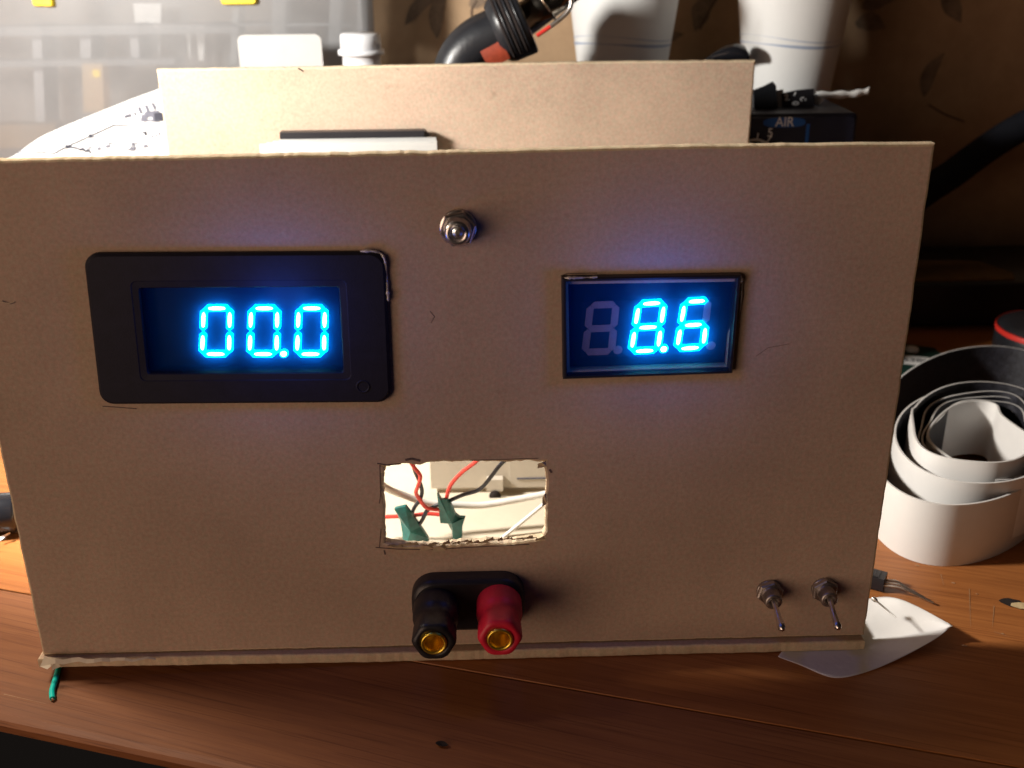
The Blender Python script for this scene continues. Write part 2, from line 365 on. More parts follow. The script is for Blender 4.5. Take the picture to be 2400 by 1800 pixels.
# ------------------------------------------------------------------ back wall with leaf print
YW = 0.352
wb = MB(); wb.add([(-.7, YW, -.3), (.9, YW, -.3), (.9, YW, .75), (-.7, YW, .75)], [(0, 1, 2, 3)], 0)
def leaf(px, py, L, ang, wid, mi=1, seed=0):
    c = ony(px, py, YW-.0004); n = 12; dx, dz = math.cos(ang), math.sin(ang); top = []; bot = []
    for k in range(n+1):
        t = k/n; hw = wid*math.sin(PI*t**.8)*(1+.25*noise.noise(V((t*5, seed, 1)))); bend = .12*L*math.sin(PI*t)
        p = c+V((dx, 0, dz))*((t-.5)*L)+V((-dz, 0, dx))*bend
        top.append(p+V((-dz, 0, dx))*hw); bot.append(p-V((-dz, 0, dx))*hw)
    vs = top+bot; wb.add(vs, [(k, k+1, n+2+k, n+1+k) for k in range(n)], mi)
for i, (px, py, L, a, w, mi) in enumerate((
        (1038, 30, .028, 75, .0042, 1), (1000, 20, .03, 35, .0035, 1), (1120, 8, .010, 10, .0035, 1), (1095, 55, .006, 40, .0012, 2),
        (1663, 20, .028, 58, .0052, 1), (1690, -60, .03, 70, .005, 1), (2060, 8, .02, 12, .005, 1), (2040, 60, .018, -10, .005, 1),
        (2190, 175, .026, 70, .0042, 1), (2240, -10, .03, 110, .005, 1),
        (1230, -15, .02, 20, .004, 1), 
        (1580, 90, .012, 20, .0025, 1), (1480, -20, .03, 60, .005, 1), (700, 30, .03, 80, .005, 1), (300, -20, .03, 30, .005, 1), (120, 80, .03, 120, .005, 1))):
    leaf(px, py, L, math.radians(a), w, mi, i)
for pts in (((1120, 90), (1105, 30), (1118, 0)), ((2175, 245), (2215, 268), (2260, 285)), ((1640, 70), (1665, 20), (1700, -40))):
    P = smooth_path([ony(x, y, YW-.0003) for x, y in pts]); wb.tube(P, .00045, 5, 2, cap=False)
wall = wb.build('back_wall', [MWALL, MLEAF, MLEAFD], origin=(0, YW, DZ))
tag(wall, 'tan papered wall with dark brown leaf print behind the workbench', 'wall', kind='structure')

# ------------------------------------------------------------------ the box
box = thing('power_supply_box', 'homemade cardboard power supply box with two blue displays standing on the desk', 'power supply', (0, 0, DZ))
T = .0036
# window cut-out by measured corners on the front plane
def fp(px, py, y=0.0): p = ony(px, py, y); return (p.x, p.z)
cut = [fp(*q) for q in ((899, 1094), (935, 1089), (985, 1092), (1000, 1086), (1110, 1083), (1180, 1083), (1240, 1080), (1277, 1083), (1280, 1140), (1276, 1190), (1278, 1235), (1272, 1262), (1240, 1266), (1170, 1272), (1080, 1274), (1030, 1285), (960, 1281), (930, 1276), (903, 1272), (900, 1180))]
outer = [(-W2-.001, 0.0002), (W2, 0.0002), (W2+.0002, .05), (W2, H), (.06, H+.0003), (0, H-.0003), (-.06, H-.0006), (-W2, H-.0007), (-W2-.0004, .07)]
hole1 = [fp(*q) for q in ((225, 625), (880, 622), (893, 918), (262, 922))]; hole2 = [fp(*q) for q in ((1332, 668), (1722, 662), (1704, 858), (1336, 870))]
me = plate_mesh([rough_line(outer, .0011, .00025, 1), rough_line(cut, .0011, .0007, 2), hole1, hole2], T, .0007)
pb = MB(); pb.mesh(me, 0, lambda c: V((c.x, T/2-c.z, c.y)))
# edge faces show the paler core
for i, f in enumerate(pb.f):
    ys = [pb.v[k].y for k in f]
    if max(ys)-min(ys) > 1e-5: pb.mi[i] = 1
# pencil lines of the cut-outs and small nicks on the face
def mark(pts, w=.00025, mi=2, y=-.00008):
    w *= .5
    P = [ony(px, py, y) for px, py in pts]
    for a, b in zip(P, P[1:]):
        t = (b-a).normalized(); q = t.cross(V((0, 1, 0)))*w
        pb.add([a-q, b-q, b+q, a+q], [(0, 1, 2, 3)], mi)
for pts, w in (([(884, 1086), (905, 1090), (940, 1087)], .0004), ([(950, 1078), (965, 1075), (985, 1080)], .0007), ([(1100, 1079), (1200, 1076), (1262, 1074)], .0002), ([(1288, 1100), (1293, 1108)], .0006),
               ([(880, 1283), (930, 1287), (1010, 1288)], .0003), ([(900, 1290), (903, 1300)], .0004), ([(1010, 1288), (1140, 1281), (1240, 1276)], .00025), ([(890, 1090), (892, 1160), (889, 1180)], .0002), ([(893, 1240), (889, 1283)], .0002),
               ([(1316, 646), (1330, 641), (1400, 640)], .0002), ([(240, 952), (320, 958)], .00025), 
               ([(5, 705), (25, 712), (36, 708)], .0003), ([(1008, 730), (1018, 742), (1010, 757)], .00012), ([(1772, 835), (1800, 815), (1850, 806)], .0001), ([(700, 160), (712, 168)], .0003)):
    mark(pts, w)
mark([(0, 708), (22, 711), (34, 707)], .0002, 1, -.0001)
# torn fibres standing up along the sill of the cut-out
rr = random.Random(4)
for i in range(46):
    t = i/45; px = 912+t*355; py = 1281-t*20+rr.uniform(-3, 3)
    if 940 < px < 1010 and rr.random() < .5: continue
    a = ony(px, py, -.0004); w = rr.uniform(.0006, .0022); h = rr.uniform(.0003, .0013)
    pb.add([a+V((-w, .0005, -h*.6)), a+V((w, .0005, -h*.4)), a+V((w*.7, -.0002, h)), a+V((-w*.3, -.0006, h*.5)), a+V((-w*.8, 0, h*.3))], [(0, 1, 2, 3, 4)], 1)
for (px, py, w, h) in ((1276, 1172, .0006, .002), (1000, 1284, .002, .001), (1030, 1286, .002, .0012), (1270, 1090, .0012, .001)):
    a = ony(px, py, -.0006); pb.add([a+V((-w, 0, -h)), a+V((w, .0006, -h*.8)), a+V((w*.8, .0004, h)), a+V((0, -.0005, h*1.1)), a+V((-w*.9, .0003, h*.3))], [(0, 1, 2, 3, 4)], 1)
front = pb.build('front_panel', [MC, MCI, MPENCIL], box)

DB = .184
me = plate_mesh([rough_line([(-W2, .0002), (W2, .0002), (W2, H+.0003), (.05, H+.0006), (-.06, H-.0001), (-W2+.0002, H-.0002)], .0014, .00022, 8)], T, .0007)
bb = MB(); bb.mesh(me, 0, lambda c: V((c.x, DB+T/2-c.z, c.y)))
for i, f in enumerate(bb.f):
    ys = [bb.v[k].y for k in f]
    if max(ys)-min(ys) > 1e-5: bb.mi[i] = 1
for (px, py) in ((698, 161), (665, 158), (370, 195), (575, 158), (1160, 160), (930, 162)):
    a = ony(px, py, DB-.0002); bb.add([a+V((-.0008, 0, .0005)), a+V((.0003, 0, -.0002)), a+V((.0012, 0, -.0007)), a+V((.0002, 0, .0001))], [(0, 1, 2, 3)], 2)
bb.build('back_panel', [MC, MCI, MPENCIL], box)

fb = MB()
fl = rough_line([(-W2-.0022, -.0012), (-.02, -.0026), (W2-.0005, -.0022), (W2, DB+T), (-W2, DB+T)], .0013, .0003, 15)
me = plate_mesh([fl], .0032, .0005); fb.mesh(me, 0, lambda c: V((c.x, c.y, DZ+.0018+c.z)))
for i, f in enumerate(fb.f):
    zs = [fb.v[k].z for k in f]
    if max(zs)-min(zs) > 1e-5: fb.mi[i] = 1
# crushed, peeling corner and pale strip at the front left foot
c0 = ony(108, 1548, -.002)
fb.add([c0+V((-.0018, -.0006, -.0016)), c0+V((.0006, -.0016, -.0019)), c0+V((.0026, -.0012, -.0004)), c0+V((.0012, -.0004, .0012)), c0+V((-.0002, 0, .0016))], [(0, 1, 2), (0, 2, 3), (0, 3, 4)], 2)
fb.add([c0+V((.002, -.0016, -.0022)), c0+V((.0044, -.0012, -.0014)), c0+V((.0034, -.0008, 0)), c0+V((.0018, -.0012, -.0006))], [(0, 1, 2, 3)], 2)
strip = [(c0+V((.001+i*.0022, -.0007-.0003*math.sin(i*1.3), .0004+.0003*math.sin(i*2.1)))) for i in range(15)]
vs = []
for i, p in enumerate(strip):
    k = 1-i/15; vs += [p+V((0, 0, .0007*k+.0001)), p+V((0, -.0005, -.0007*k-.0001))]
fb.add(vs, [(2*i, 2*i+1, 2*i+3, 2*i+2) for i in range(14)], 2)
fb.build('floor_panel', [MC, MCI, MCREAM], box)
b = MB(); b.box((-W2+.001, T+.0005, DZ+.0034), (W2-.001, DB-.0005, DZ+.0038)); b.build('lining', [MCREAM], box)

# ---- display meters -------------------------------------------------
SEG = {'a': ((0, 1), (1, 1)), 'b': ((1, 1), (1, .5)), 'c': ((1, .5), (1, 0)), 'd': ((0, 0), (1, 0)), 'e': ((0, 0), (0, .5)), 'f': ((0, .5), (0, 1)), 'g': ((0, .5), (1, .5))}
DIG = {'0': 'abcdef', '6': 'acdefg', '8': 'abcdefg', ' ': ''}
def frame_of(cx, cz, ang, y0):
    ca, sa = math.cos(ang), math.sin(ang)
    return lambda u, v, dd=0.0: V((cx+u*ca-v*sa, y0-dd, cz+u*sa+v*ca))
def digit(parent, F, u0, v0, w, h, slant, th, ch, lit, dot=None, dotlit=False, dd=0.0):
    """one seven-segment digit: raised light bars, hottest over the die in the middle of each bar"""
    b = MB()
    def P(x, y, z): return F(u0+x*w+y*h*math.tan(slant), v0+y*h, dd+z)
    def bar(s, on):
        (x0, y0), (x1, y1) = SEG[s]; a = V((x0*w, y0*h, 0)); c = V((x1*w, y1*h, 0)); t = (c-a).normalized(); n = V((-t.y, t.x, 0)); L = (c-a).length
        def outl(ins, hw, z):
            q = []
            for (s_, k) in ((ins, 0), (ins+hw*.9, 1), (L-ins-hw*.9, 1), (L-ins, 0), (L-ins-hw*.9, -1), (ins+hw*.9, -1)):
                p = a+t*s_+n*(k*hw); q.append(P(p.x/w, p.y/h, z))
            return q
        b.loops([outl(.0001, th/2, 0), outl(.0001, th/2, .0005 if on else .00012)], 0 if on else 2, cap0=False)
        if on:
            n_ = 16; mid = a+t*(L/2); q = []
            for k in range(n_):
                aa = 2*PI*k/n_; p = mid+t*(L*.33*math.copysign(abs(math.cos(aa))**.75, math.cos(aa)))+n*(th*.27*math.copysign(abs(math.sin(aa))**.85, math.sin(aa))); q.append(P(p.x/w, p.y/h, .0006))
            b.add(q, [tuple(range(n_))], 1)
    for s in 'abcdefg':
        if s in DIG[ch]: bar(s, True)
        elif lit == 'ghost' or ch == ' ': bar(s, False)
    if dot:
        c = V((dot[0], dot[1], 0)); n_ = 16
        ring = lambda r, z: [F(c.x+r*math.cos(2*PI*k/n_), c.y+r*math.sin(2*PI*k/n_), dd+z) for k in range(n_)]
        b.loops([ring(th*.62, 0), ring(th*.62, .0006 if dotlit else .00012)], 0 if dotlit else 2, cap0=False)
        if dotlit: b.add(ring(th*.42, .00075), [tuple(range(n_))], 3)
    return b.build('digit', [MLIT, MHOT, MUNLIT, MDOT], parent)

# wide meter: rounded bezel, recessed window, three digits
lf = frame_of(0, 0, 0, 0)
c4 = [ony(193, 596, -.002), ony(902, 592, -.002), ony(917, 945, -.002), ony(234, 950, -.002)]
def bil(u, v, dd=0.0):
    """meter face coordinates 0..1, as the slightly skewed frame was set into the board"""
    p = (c4[3]*(1-u)+c4[2]*u)*(1-v)+(c4[0]*(1-u)+c4[1]*u)*v; return V((p.x, -dd, p.z))
mw, mh = .0755, .0412
meter = MB()
rim = rrect(0, 0, mw, mh, .0036)
L0 = [bil(x/mw, y/mh, -.001) for x, y in rim]; L1 = [bil(x/mw, y/mh, .0012) for x, y in rim]
ins = lambda e: [(e+x*(mw-2*e)/mw, e+y*(mh-2*e)/mh) for x, y in rim]
L2 = [bil(x/mw, y/mh, .0018) for x, y in ins(.0007)]
meter.loops([L0, L1, L2], 0, cap0=False, cap1=False)
wu0, wu1, wv0, wv1 = .175, .838, .215, .775          # window opening on the face
def quadring(e, dd):
    q = rrect(wu0*mw-e, wv0*mh-e, wu1*mw+e, wv1*mh+e, .0007+e*.4); return [bil(x/mw, y/mh, dd) for x, y in q]
meter.loops([L2, quadring(.0022, .0018), quadring(.0020, .00165), quadring(.0004, .0015), quadring(.0001, .0011), quadring(0, -.0036)], 0, cap0=False, cap1=False)
pm = meter.build('panel_meter', [MBEZ], box)
wn = MB(); wn.add(quadring(.0001, -.0032), [tuple(range(28))], 0)
wn.loops([quadring(-.0001, -.0031), quadring(-.0001, .0008)], 1)
wn.build('display_window', [MWIN, MFILT], pm)
tr = MB(); c = bil(.905, .115, .0018); tr.lathe(c, (0, -1, 0), [(0, .0019), (.00015, .0018), (.0001, .0013), (-.0004, .0012), (-.0004, 0)], 20); tr.build('trimmer_recess', [MBEZ], pm)
# glints of the clear glue round the meter's corner
def glue(pts, parent, r=.0007, y=-.0008):
    g = MB(); P = smooth_path([ony(px, py, y+random.uniform(-.0005, .0003)) for px, py in pts], 5)
    g.tube(P, [r*(.35+.9*abs(noise.noise(V((i*.9, r*1e4, 2))))) for i in range(len(P))], 7); return g.build('glue_bead', [MGLUE], parent)
glue([(845, 589), (870, 588), (892, 594), (902, 610), (905, 640), (908, 680), (910, 705)], pm)
# digits: corners measured on the display face
def digit_px(parent, tl, tr_, bl, br, ch, th, dd, lit='on', dot=None, dotlit=False, y=None):
    y = -dd if y is None else y
    a, b_, c, e = [ony(*q, y) for q in (tl, tr_, bl, br)]
    def F(u, v, dz=0.0):
        p = (c*(1-u)+e*u)*(1-v)+(a*(1-u)+b_*u)*v; return V((p.x, y-dz, p.z))
    w = ((b_-a).length+(e-c).length)/2; h = (a-c).length
    G = lambda u, v, dz=0.0: F(u/w, v/h, dz)
    dt = None
    if dot:
        p = ony(*dot, y); du = ((p-c).dot((e-c).normalized())); dv = (p-c).dot((a-c).normalized()); dt = (du, p.z-(c.z+(e.z-c.z)*du/w))
        dt = (du, dt[1])
    return digit(parent, G, 0, 0, w, h, 0, th, ch, lit, dt, dotlit, 0)
for (x, dot) in ((0, None), (111, (664, 827)), (222, None)):
    digit_px(pm, (479+x, 721), (540+x, 721), (475+x, 828), (538+x, 828), '0', .0018, -.0026, dot=dot, dotlit=bool(dot))

# small meter: thin square bezel, deep blue window, one dark and two lit digits
q4 = [(1317, 652), (1738, 645), (1717, 876), (1320, 890)]
y1 = -.0024
C4 = [ony(*q, y1) for q in q4]
def bil2(u, v, dd):
    p = (C4[3]*(1-u)+C4[2]*u)*(1-v)+(C4[0]*(1-u)+C4[1]*u)*v; return V((p.x, -dd, p.z))
vm = MB()
rect = lambda e, dd: [bil2(x, y, dd) for x, y in ((e*.62, e), (1-e*.62, e), (1-e*.62, 1-e), (e*.62, 1-e))]
vm.loops([rect(-.004, -.001), rect(0, .0020), rect(.012, .0025), rect(.030, .0025), rect(.036, .0021), rect(.037, -.0042)], 0, cap0=False, cap1=False)
vmo = vm.build('volt_meter', [MBLK], box)
w2 = MB(); w2.add(rect(.036, -.0036), [(0, 1, 2, 3)], 0); w2.loops([rect(.0375, -.0035), rect(.0375, .0016)], 1); w2.build('display_window', [MWIN2, MFILT], vmo)
fa = MB(); fa.add([ony(*q, .0033) for q in ((1361, 838), (1676, 831), (1690, 695), (1364, 708))], [(0, 1, 2, 3)], 0); fa.build('display_face', [MFACE], vmo)
digit_px(vmo, (1384, 715), (1444, 713), (1371, 825), (1433, 823), ' ', .0019, -.0030, dot=(1446, 820))
digit_px(vmo, (1497, 711), (1556, 708), (1479, 822), (1541, 819), '8', .0019, -.0030, dot=(1552, 816), dotlit=True)
digit_px(vmo, (1604, 706), (1660, 703), (1586, 816), (1647, 812), '6', .0019, -.0030, lit='ghost', dot=(1662, 810))
glue([(1322, 652), (1345, 651), (1375, 651), (1400, 649)], vmo, .0006, -.0018); glue([(1733, 645), (1736, 655), (1735, 664)], vmo, .0008, -.0014)
glue([(1741, 650), (1737, 700), (1730, 760)], vmo, .0004, -.0004)

# ---- switch bushing in the middle of the panel ----------------------
def hexprof(b, o, ax, r, d0, d1, mi=0, ch=.0004, phase=.2):
    b.lathe(o, ax, [(d0, 0), (d0, r), (d1-ch, r), (d1, r-ch), (d1, 0)], 6, mi, False, phase)
sw = thing_parent = MB(); c = V((ony(1073, 538, -.002).x, 0, ony(1073, 538, -.002).z)); ax = V((0, -1, 0))
sw.lathe(c, ax, [(0, 0), (0, .0046), (.0006, .0046), (.0008, .0044), (.0008, 0)], 36)
swo = sw.build('toggle_switch', [MNI], box); tag(swo, 'switch whose short lever points straight out of the panel')
b = MB(); hexprof(b, c, ax, .0046, .0008, .0028); b.build('nut', [MNI], swo)
b = MB(); pr = [(.0028, .0034)]
for k in range(4): pr += [(.003+k*.0006, .0033), (.0033+k*.0006, .0030)]
pr += [(.0056, .0031), (.0060, .0026), (.0060, .0017), (.0048, .0015), (.0048, 0)]
b.lathe(c, ax, pr, 32); b.build('bushing', [MNI], swo)
b = MB(); lv = (CP-(c+ax*.006)).normalized(); l0 = c+ax*.0048; P = [l0, l0+lv*.003, l0+lv*.0058, l0+lv*.0068, l0+lv*.0072]
b.tube(P, [.0009, .0011, .0013, .0012, .0006], 16); b.build('lever', [MNID], swo)

# ---- binding posts ---------------------------------------------------
bp = MB(); ol = rrect(-.0127, .0085, .0194, .0256, .0066, 8)
lp = lambda e, dd: [V((.00335+(x-.00335)*(1-e/.016), -dd, .01705+(z-.01705)*(1-e/.0086))) for x, z in ol]
bp.loops([lp(0, 0), lp(0, .0035), lp(.0003, .0044), lp(.0012, .0050)], 0, True, cap0=False)
post = bp.build('binding_post_pair', [MBLK], box)
for nm, fpx, mt, hexed in (('black_terminal', (1017, 1507), MBLK, True), ('red_terminal', (1172, 1498), MRED, False)):
    f0 = ony(*fpx, -.0215); o = V((f0.x, 0, f0.z)); b = MB()
    n = 40
    def lob(r, k, amp): return r*(1+amp*math.cos(6*2*PI*k/n))
    loops_ = []
    for (dd, r, amp) in ((.0045, .0064, 0), (.0105, .0064, 0), (.0112, .0060, 0), (.0122, .0054, .0), (.0136, .0053, .01), (.0150, .0057, .045), (.0205, .0058, .045), (.0215, .0053, .03), (.0215, .0036, 0), (.0150, .0033, 0)):
        loops_.append([V((o.x+lob(r, k, amp)*math.cos(2*PI*k/n), -dd, o.z+lob(r, k, amp)*math.sin(2*PI*k/n))) for k in range(n)])
    b.loops(loops_, 0, True, cap0=False, cap1=False)
    t_ = b.build('terminal_cap', [mt], post); tag(t_, nm.replace('_', ' ')+' cap')
    g = MB(); g.lathe(o, ax, [(.0195, .0037), (.0219, .0035), (.0222, .0032), (.0219, .0027), (.0205, .0025), (.0120, .0023), (.0120, 0)], 32); g.build('socket', [MGOLD], post)

# ---- two small toggles at the lower right ---------------------------
for (px, py, lx, ly) in ((1810, 1400, 1833, 1473), (1940, 1395, 1964, 1470)):
    p = ony(px, py, -.004); c = V((p.x, 0, p.z-.0003)); b = MB()
    b.lathe(c, ax, [(0, 0), (0, .0036), (.0006, .0036), (.0008, .0034), (.0008, 0)], 28); t_ = b.build('toggle_switch', [MNID], box)
    b = MB(); hexprof(b, c, ax, .0039, .0008, .0024, phase=px*.01); b.build('nut', [MNID], t_)
    b = MB(); pr = [(.0024, .0026)]
    for k in range(5): pr += [(.0026+k*.0006, .00255), (.0029+k*.0006, .0023)]
    pr += [(.0058, .0025), (.0062, .0021), (.0062, .0014), (.005, .0012), (.005, 0)]
    b.lathe(c, ax, pr, 28); b.build('bushing', [MNID], t_)
    tip = ony(lx, ly, -.0140); b = MB(); P = [c+ax*.005, c+ax*.0065+(tip-(c+ax*.0065))*.08, c.lerp(tip, .55)+ax*.002, tip+(c-tip)*.12+ax*.0004, tip, tip+(tip-c).normalized()*.0007]
    b.tube(P, [.0006, .0007, .0008, .00105, .0011, .0005], 14); b.build('lever', [MNI], t_)

# ---- wiring inside, seen through the cut-out and resting on the floor panel
def wire(pts, r, mt, label, ys):
    P = []
    for i, (px, py) in enumerate(pts):
        y = .036+ys[0]+(ys[1]-ys[0])*i/(len(pts)-1); P.append(ony(px, py, y))
    b = MB(); b.tube(smooth_path(P, 6), r, 10); o = b.build('wire', [mt], box); tag(o, label); return o
wire([(860, 1100), (900, 1140), (945, 1160), (1000, 1178), (1070, 1183), (1130, 1184), (1200, 1173), (1290, 1155), (1340, 1140)], .0012, MWWHT, 'white cable', (.022, .032))
wire([(1130, 1305), (1175, 1263), (1230, 1218), (1282, 1176), (1330, 1140)], .0007, MWWHT, 'thin white cable', (.022, .03))
wire([(950, 1060), (968, 1092), (985, 1115), (980, 1138), (975, 1155), (985, 1172), (1000, 1190), (1030, 1195)], .00068, MWRED, 'red wire twisted with a black one', (.012, .020))
wire([(962, 1070), (973, 1105), (983, 1128), (989, 1150), (985, 1170), (972, 1188), (965, 1205)], .00068, MWBLK, 'black wire twisted with a red one', (.0135, .022))
wire([(1140, 1060), (1112, 1085), (1082, 1108), (1056, 1138), (1044, 1175)], .00068, MWRED, 'red wire running down from the small meter', (.010, .021))
wire([(1205, 1060), (1172, 1090), (1145, 1125), (1122, 1148), (1085, 1160), (1052, 1174)], .00068, MWBLK, 'black wire running down from the small meter', (.010, .021))
wire([(870, 1214), (910, 1211), (960, 1209), (1000, 1204), (1032, 1206)], .0007, MWRED, 'red wire running left', (.024, .022))
wire([(1030, 1182), (1012, 1190), (1000, 1198), (990, 1218), (980, 1232)], .0007, MWBLK, 'short black wire between the tapes', (.02, .02))
def tape(pts, y, yb, label):
    P = [ony(px, py, y+(yb-y)*(py-1180)/100+.0009*noise.noise(V((px*.03, py*.03, 1)))) for px, py in pts]; Q = [p+V((.0002, .0016, 0)) for p in P]
    b = MB(); n = len(P); c0 = sum(P, V())/n+V((0, -.0022, 0)); c1 = sum(Q, V())/n
    b.add(P+[c0], [(i, (i+1) % n, n) for i in range(n)], 0, False); b.add(Q+[c1], [((i+1) % n, i, n) for i in range(n)], 0, False)
    b.add(P+Q, [(i, n+i, n+(i+1) % n, (i+1) % n) for i in range(n)], 0); o = b.build('tape_wrap', [MTAPE], box); tag(o, label)
tape([(924, 1193), (950, 1187), (964, 1205), (985, 1235), (1003, 1262), (1007, 1300), (945, 1300), (943, 1250), (938, 1220)], .054, .056, 'green tape wrapped round a wire joint, nearest the left edge of the cut-out')
tape([(1024, 1156), (1034, 1172), (1048, 1172), (1056, 1182), (1067, 1206), (1076, 1213), (1090, 1214), (1083, 1235), (1081, 1300), (1066, 1300), (1058, 1243), (1050, 1228), (1032, 1226)], .055, .058, 'green tape flag folded over a wire joint')
# pale converter block on the floor with clip and sticker
mb_ = MB(); mb_.box((-.012, .092, .0026), (.100, .150, .052)); mb_.box((-.010, .094, DZ+.0034), (.098, .148, .0027))
mod = mb_.build('converter_block', [MMOD], box)
k = MB(); q = ony(1262, 1110, .0915); k.box((q.x-.0105, .0912, q.z-.0055), (q.x+.006, .0919, q.z+.012), 0)
for (dz_, x0, x1) in ((-.002, -.008, .0045), (.0055, .001, .0045)): k.box((q.x+x0, .0909, q.z+dz_), (q.x+x1, .0912, q.z+dz_+.0006), 1)
k.build('sticker', [MMOD, MINKL], mod)
k = MB(); q = ony(1160, 1150, .091); k.box((q.x-.003, .0885, .0028), (q.x+.003, .0919, .0075), 0); k.lathe(q+V((0, -.0028, -.0006)), (0, -1, 0), [(0, .0022), (.0003, .0022), (.0003, 0)], 20, 1)
k.lathe(q+V((.0012, -.0012, .0042)), (0, -1, 0), [(0, .0014), (.0008, .0010), (.001, 0)], 16, 2); k.build('clip', [MMOD, MHOLE, MNI], mod)

# ------------------------------------------------------------------ sheets standing inside the box
s0 = ony(655, 312, .1765); s1 = ony(994, 314, .1765)
b = MB(); zt = s0.z+.0002; b.box((s0.x, .1765, DZ+.0036), (s1.x, .1815, zt))
b.add([(s1.x, .1765, zt), (s1.x, .1815, zt), (s1.x+.0028, .1795, zt-.0022), (s1.x, .1765, zt-.003)], [(0, 1, 2), (0, 2, 3)])
o = b.build('black_plate', [MBLK]); tag(o, 'narrow black plate standing against the inside of the cardboard back wall', 'plate')
tpl = MB(); p0 = ony(605, 331, .168); p1 = ony(1024, 332, .168)
for i in range(4):
    x0 = p0.x+.0008+i*.0022; x1 = p1.x-.0002*i; y0_ = .1655+i*.0024; z_ = ony(800, 336.5-i*3.4, y0_).z
    tpl.box((x0, y0_, DZ+.0036), (x1, y0_+.0019, z_))
o = tpl.build('clear_sheet_stack', [MCLEAR]); tag(o, 'clear plastic sheets standing on edge in front of the black plate', 'plastic sheets')

# ------------------------------------------------------------------ sheet of paper with a circuit diagram
n_ = V((0, -.93, .37)).normalized(); pp0 = V((0, .222, .08))
edge = [onpl(x, y, pp0, n_) for x, y in ((-60, 408), (20, 372), (45, 357), (90, 325), (140, 301), (190, 280), (260, 252), (320, 228), (364, 212), (480, 165))]
e0 = edge[1]; eu = (edge[-2]-edge[2]).normalized(); ev = n_.cross(eu).normalized()
if ev.z > 0: ev = -ev
pa = MB(); rows = 14; LEN = .135
def paper_pt(p, t):
    q = p+ev*(t*LEN); q = q+n_*(.004*math.sin(t*3.0)*(.5+.5*t)); 
    if q.z < DZ+.0006: q.z = DZ+.0006
    return q
E_ = smooth_path(edge, 3); cols_ = len(E_)
vs = [paper_pt(p, t/rows) for t in range(rows+1) for p in E_]
fs = [(r*cols_+k, r*cols_+k+1, (r+1)*cols_+k+1, (r+1)*cols_+k) for r in range(rows) for k in range(cols_-1)]
pa.add(vs, fs, 0, True)
def ink(pts, w=.0003, mi=1):
    w *= 1.6
    P = [onpl(x, y, pp0+n_*.0016, n_) for x, y in pts]
    # drape the stroke onto the curved sheet
    Q = []
    for p in P:
        best = min(E_, key=lambda e: abs((p-e).dot(eu))); t = max(0, (p-best).dot(ev)/LEN); Q.append(p+n_*(.004*math.sin(t*3.0)*(.5+.5*t)-.0009))
    for a, b in zip(Q, Q[1:]):
        t = (b-a).normalized(); s = t.cross(n_)*w; pa.add([a-s, b-s, b+s, a+s], [(0, 1, 2, 3)], mi)
ink([(78, 355), (125, 359), (155, 343), (210, 318), (265, 293), (300, 294), (340, 312)], .0002)
ink([(155, 343), (182, 347)]); ink([(182, 347), (188, 352), (193, 346), (200, 356), (206, 350), (213, 360)], .0003); ink([(210, 318), (305, 352)], .0002)
for q in ((210, 318), (340, 312), (155, 343)): ink([(q[0]-3, q[1]+1), (q[0]+3, q[1]-1)], .0006)
for (a, b_) in (((322, 255), (362, 243)), ((325, 262), (366, 250)), ((290, 273), (318, 265)), ((222, 352), (236, 346)), ((240, 347), (258, 340)), ((305, 352), (318, 344)), ((306, 344), (317, 352)), ((330, 347), (346, 340)), ((308, 338), (322, 335)), ((40, 360), (58, 353)), ((205, 347), (216, 343)), ((355, 320), (376, 313))):
    k = 5
    for i in range(k):
        if i % 2 == 0 or (a[0]+i) % 3 == 0:
            ink([(a[0]+(b_[0]-a[0])*i/k, a[1]+(b_[1]-a[1])*i/k), (a[0]+(b_[0]-a[0])*(i+.8)/k, a[1]+(b_[1]-a[1])*(i+.8)/k)], .0005, 2)
ink([(334, 285), (338, 268), (372, 264)], .0008, 2); ink([(336, 281), (372, 284)], .0003, 2); ink([(370, 264), (373, 284)], .0012, 1); ink([(362, 270), (366, 282)], .001, 2)
for k in range(10):
    a = PI*(1+k/9); 
    if k: ink([(350-11*math.cos(a0), 279+9*math.sin(a0)), (350-11*math.cos(a), 279+9*math.sin(a))], .0004, 2)
    a0 = a
sol = pa.build('paper_sheet', [MPAPER, MINK, MINKL]); tag(sol, 'white paper sheet printed with a circuit diagram propped up behind the cardboard box', 'paper')
md = sol.modifiers.new('thickness', 'SOLIDIFY'); md.thickness = .00012

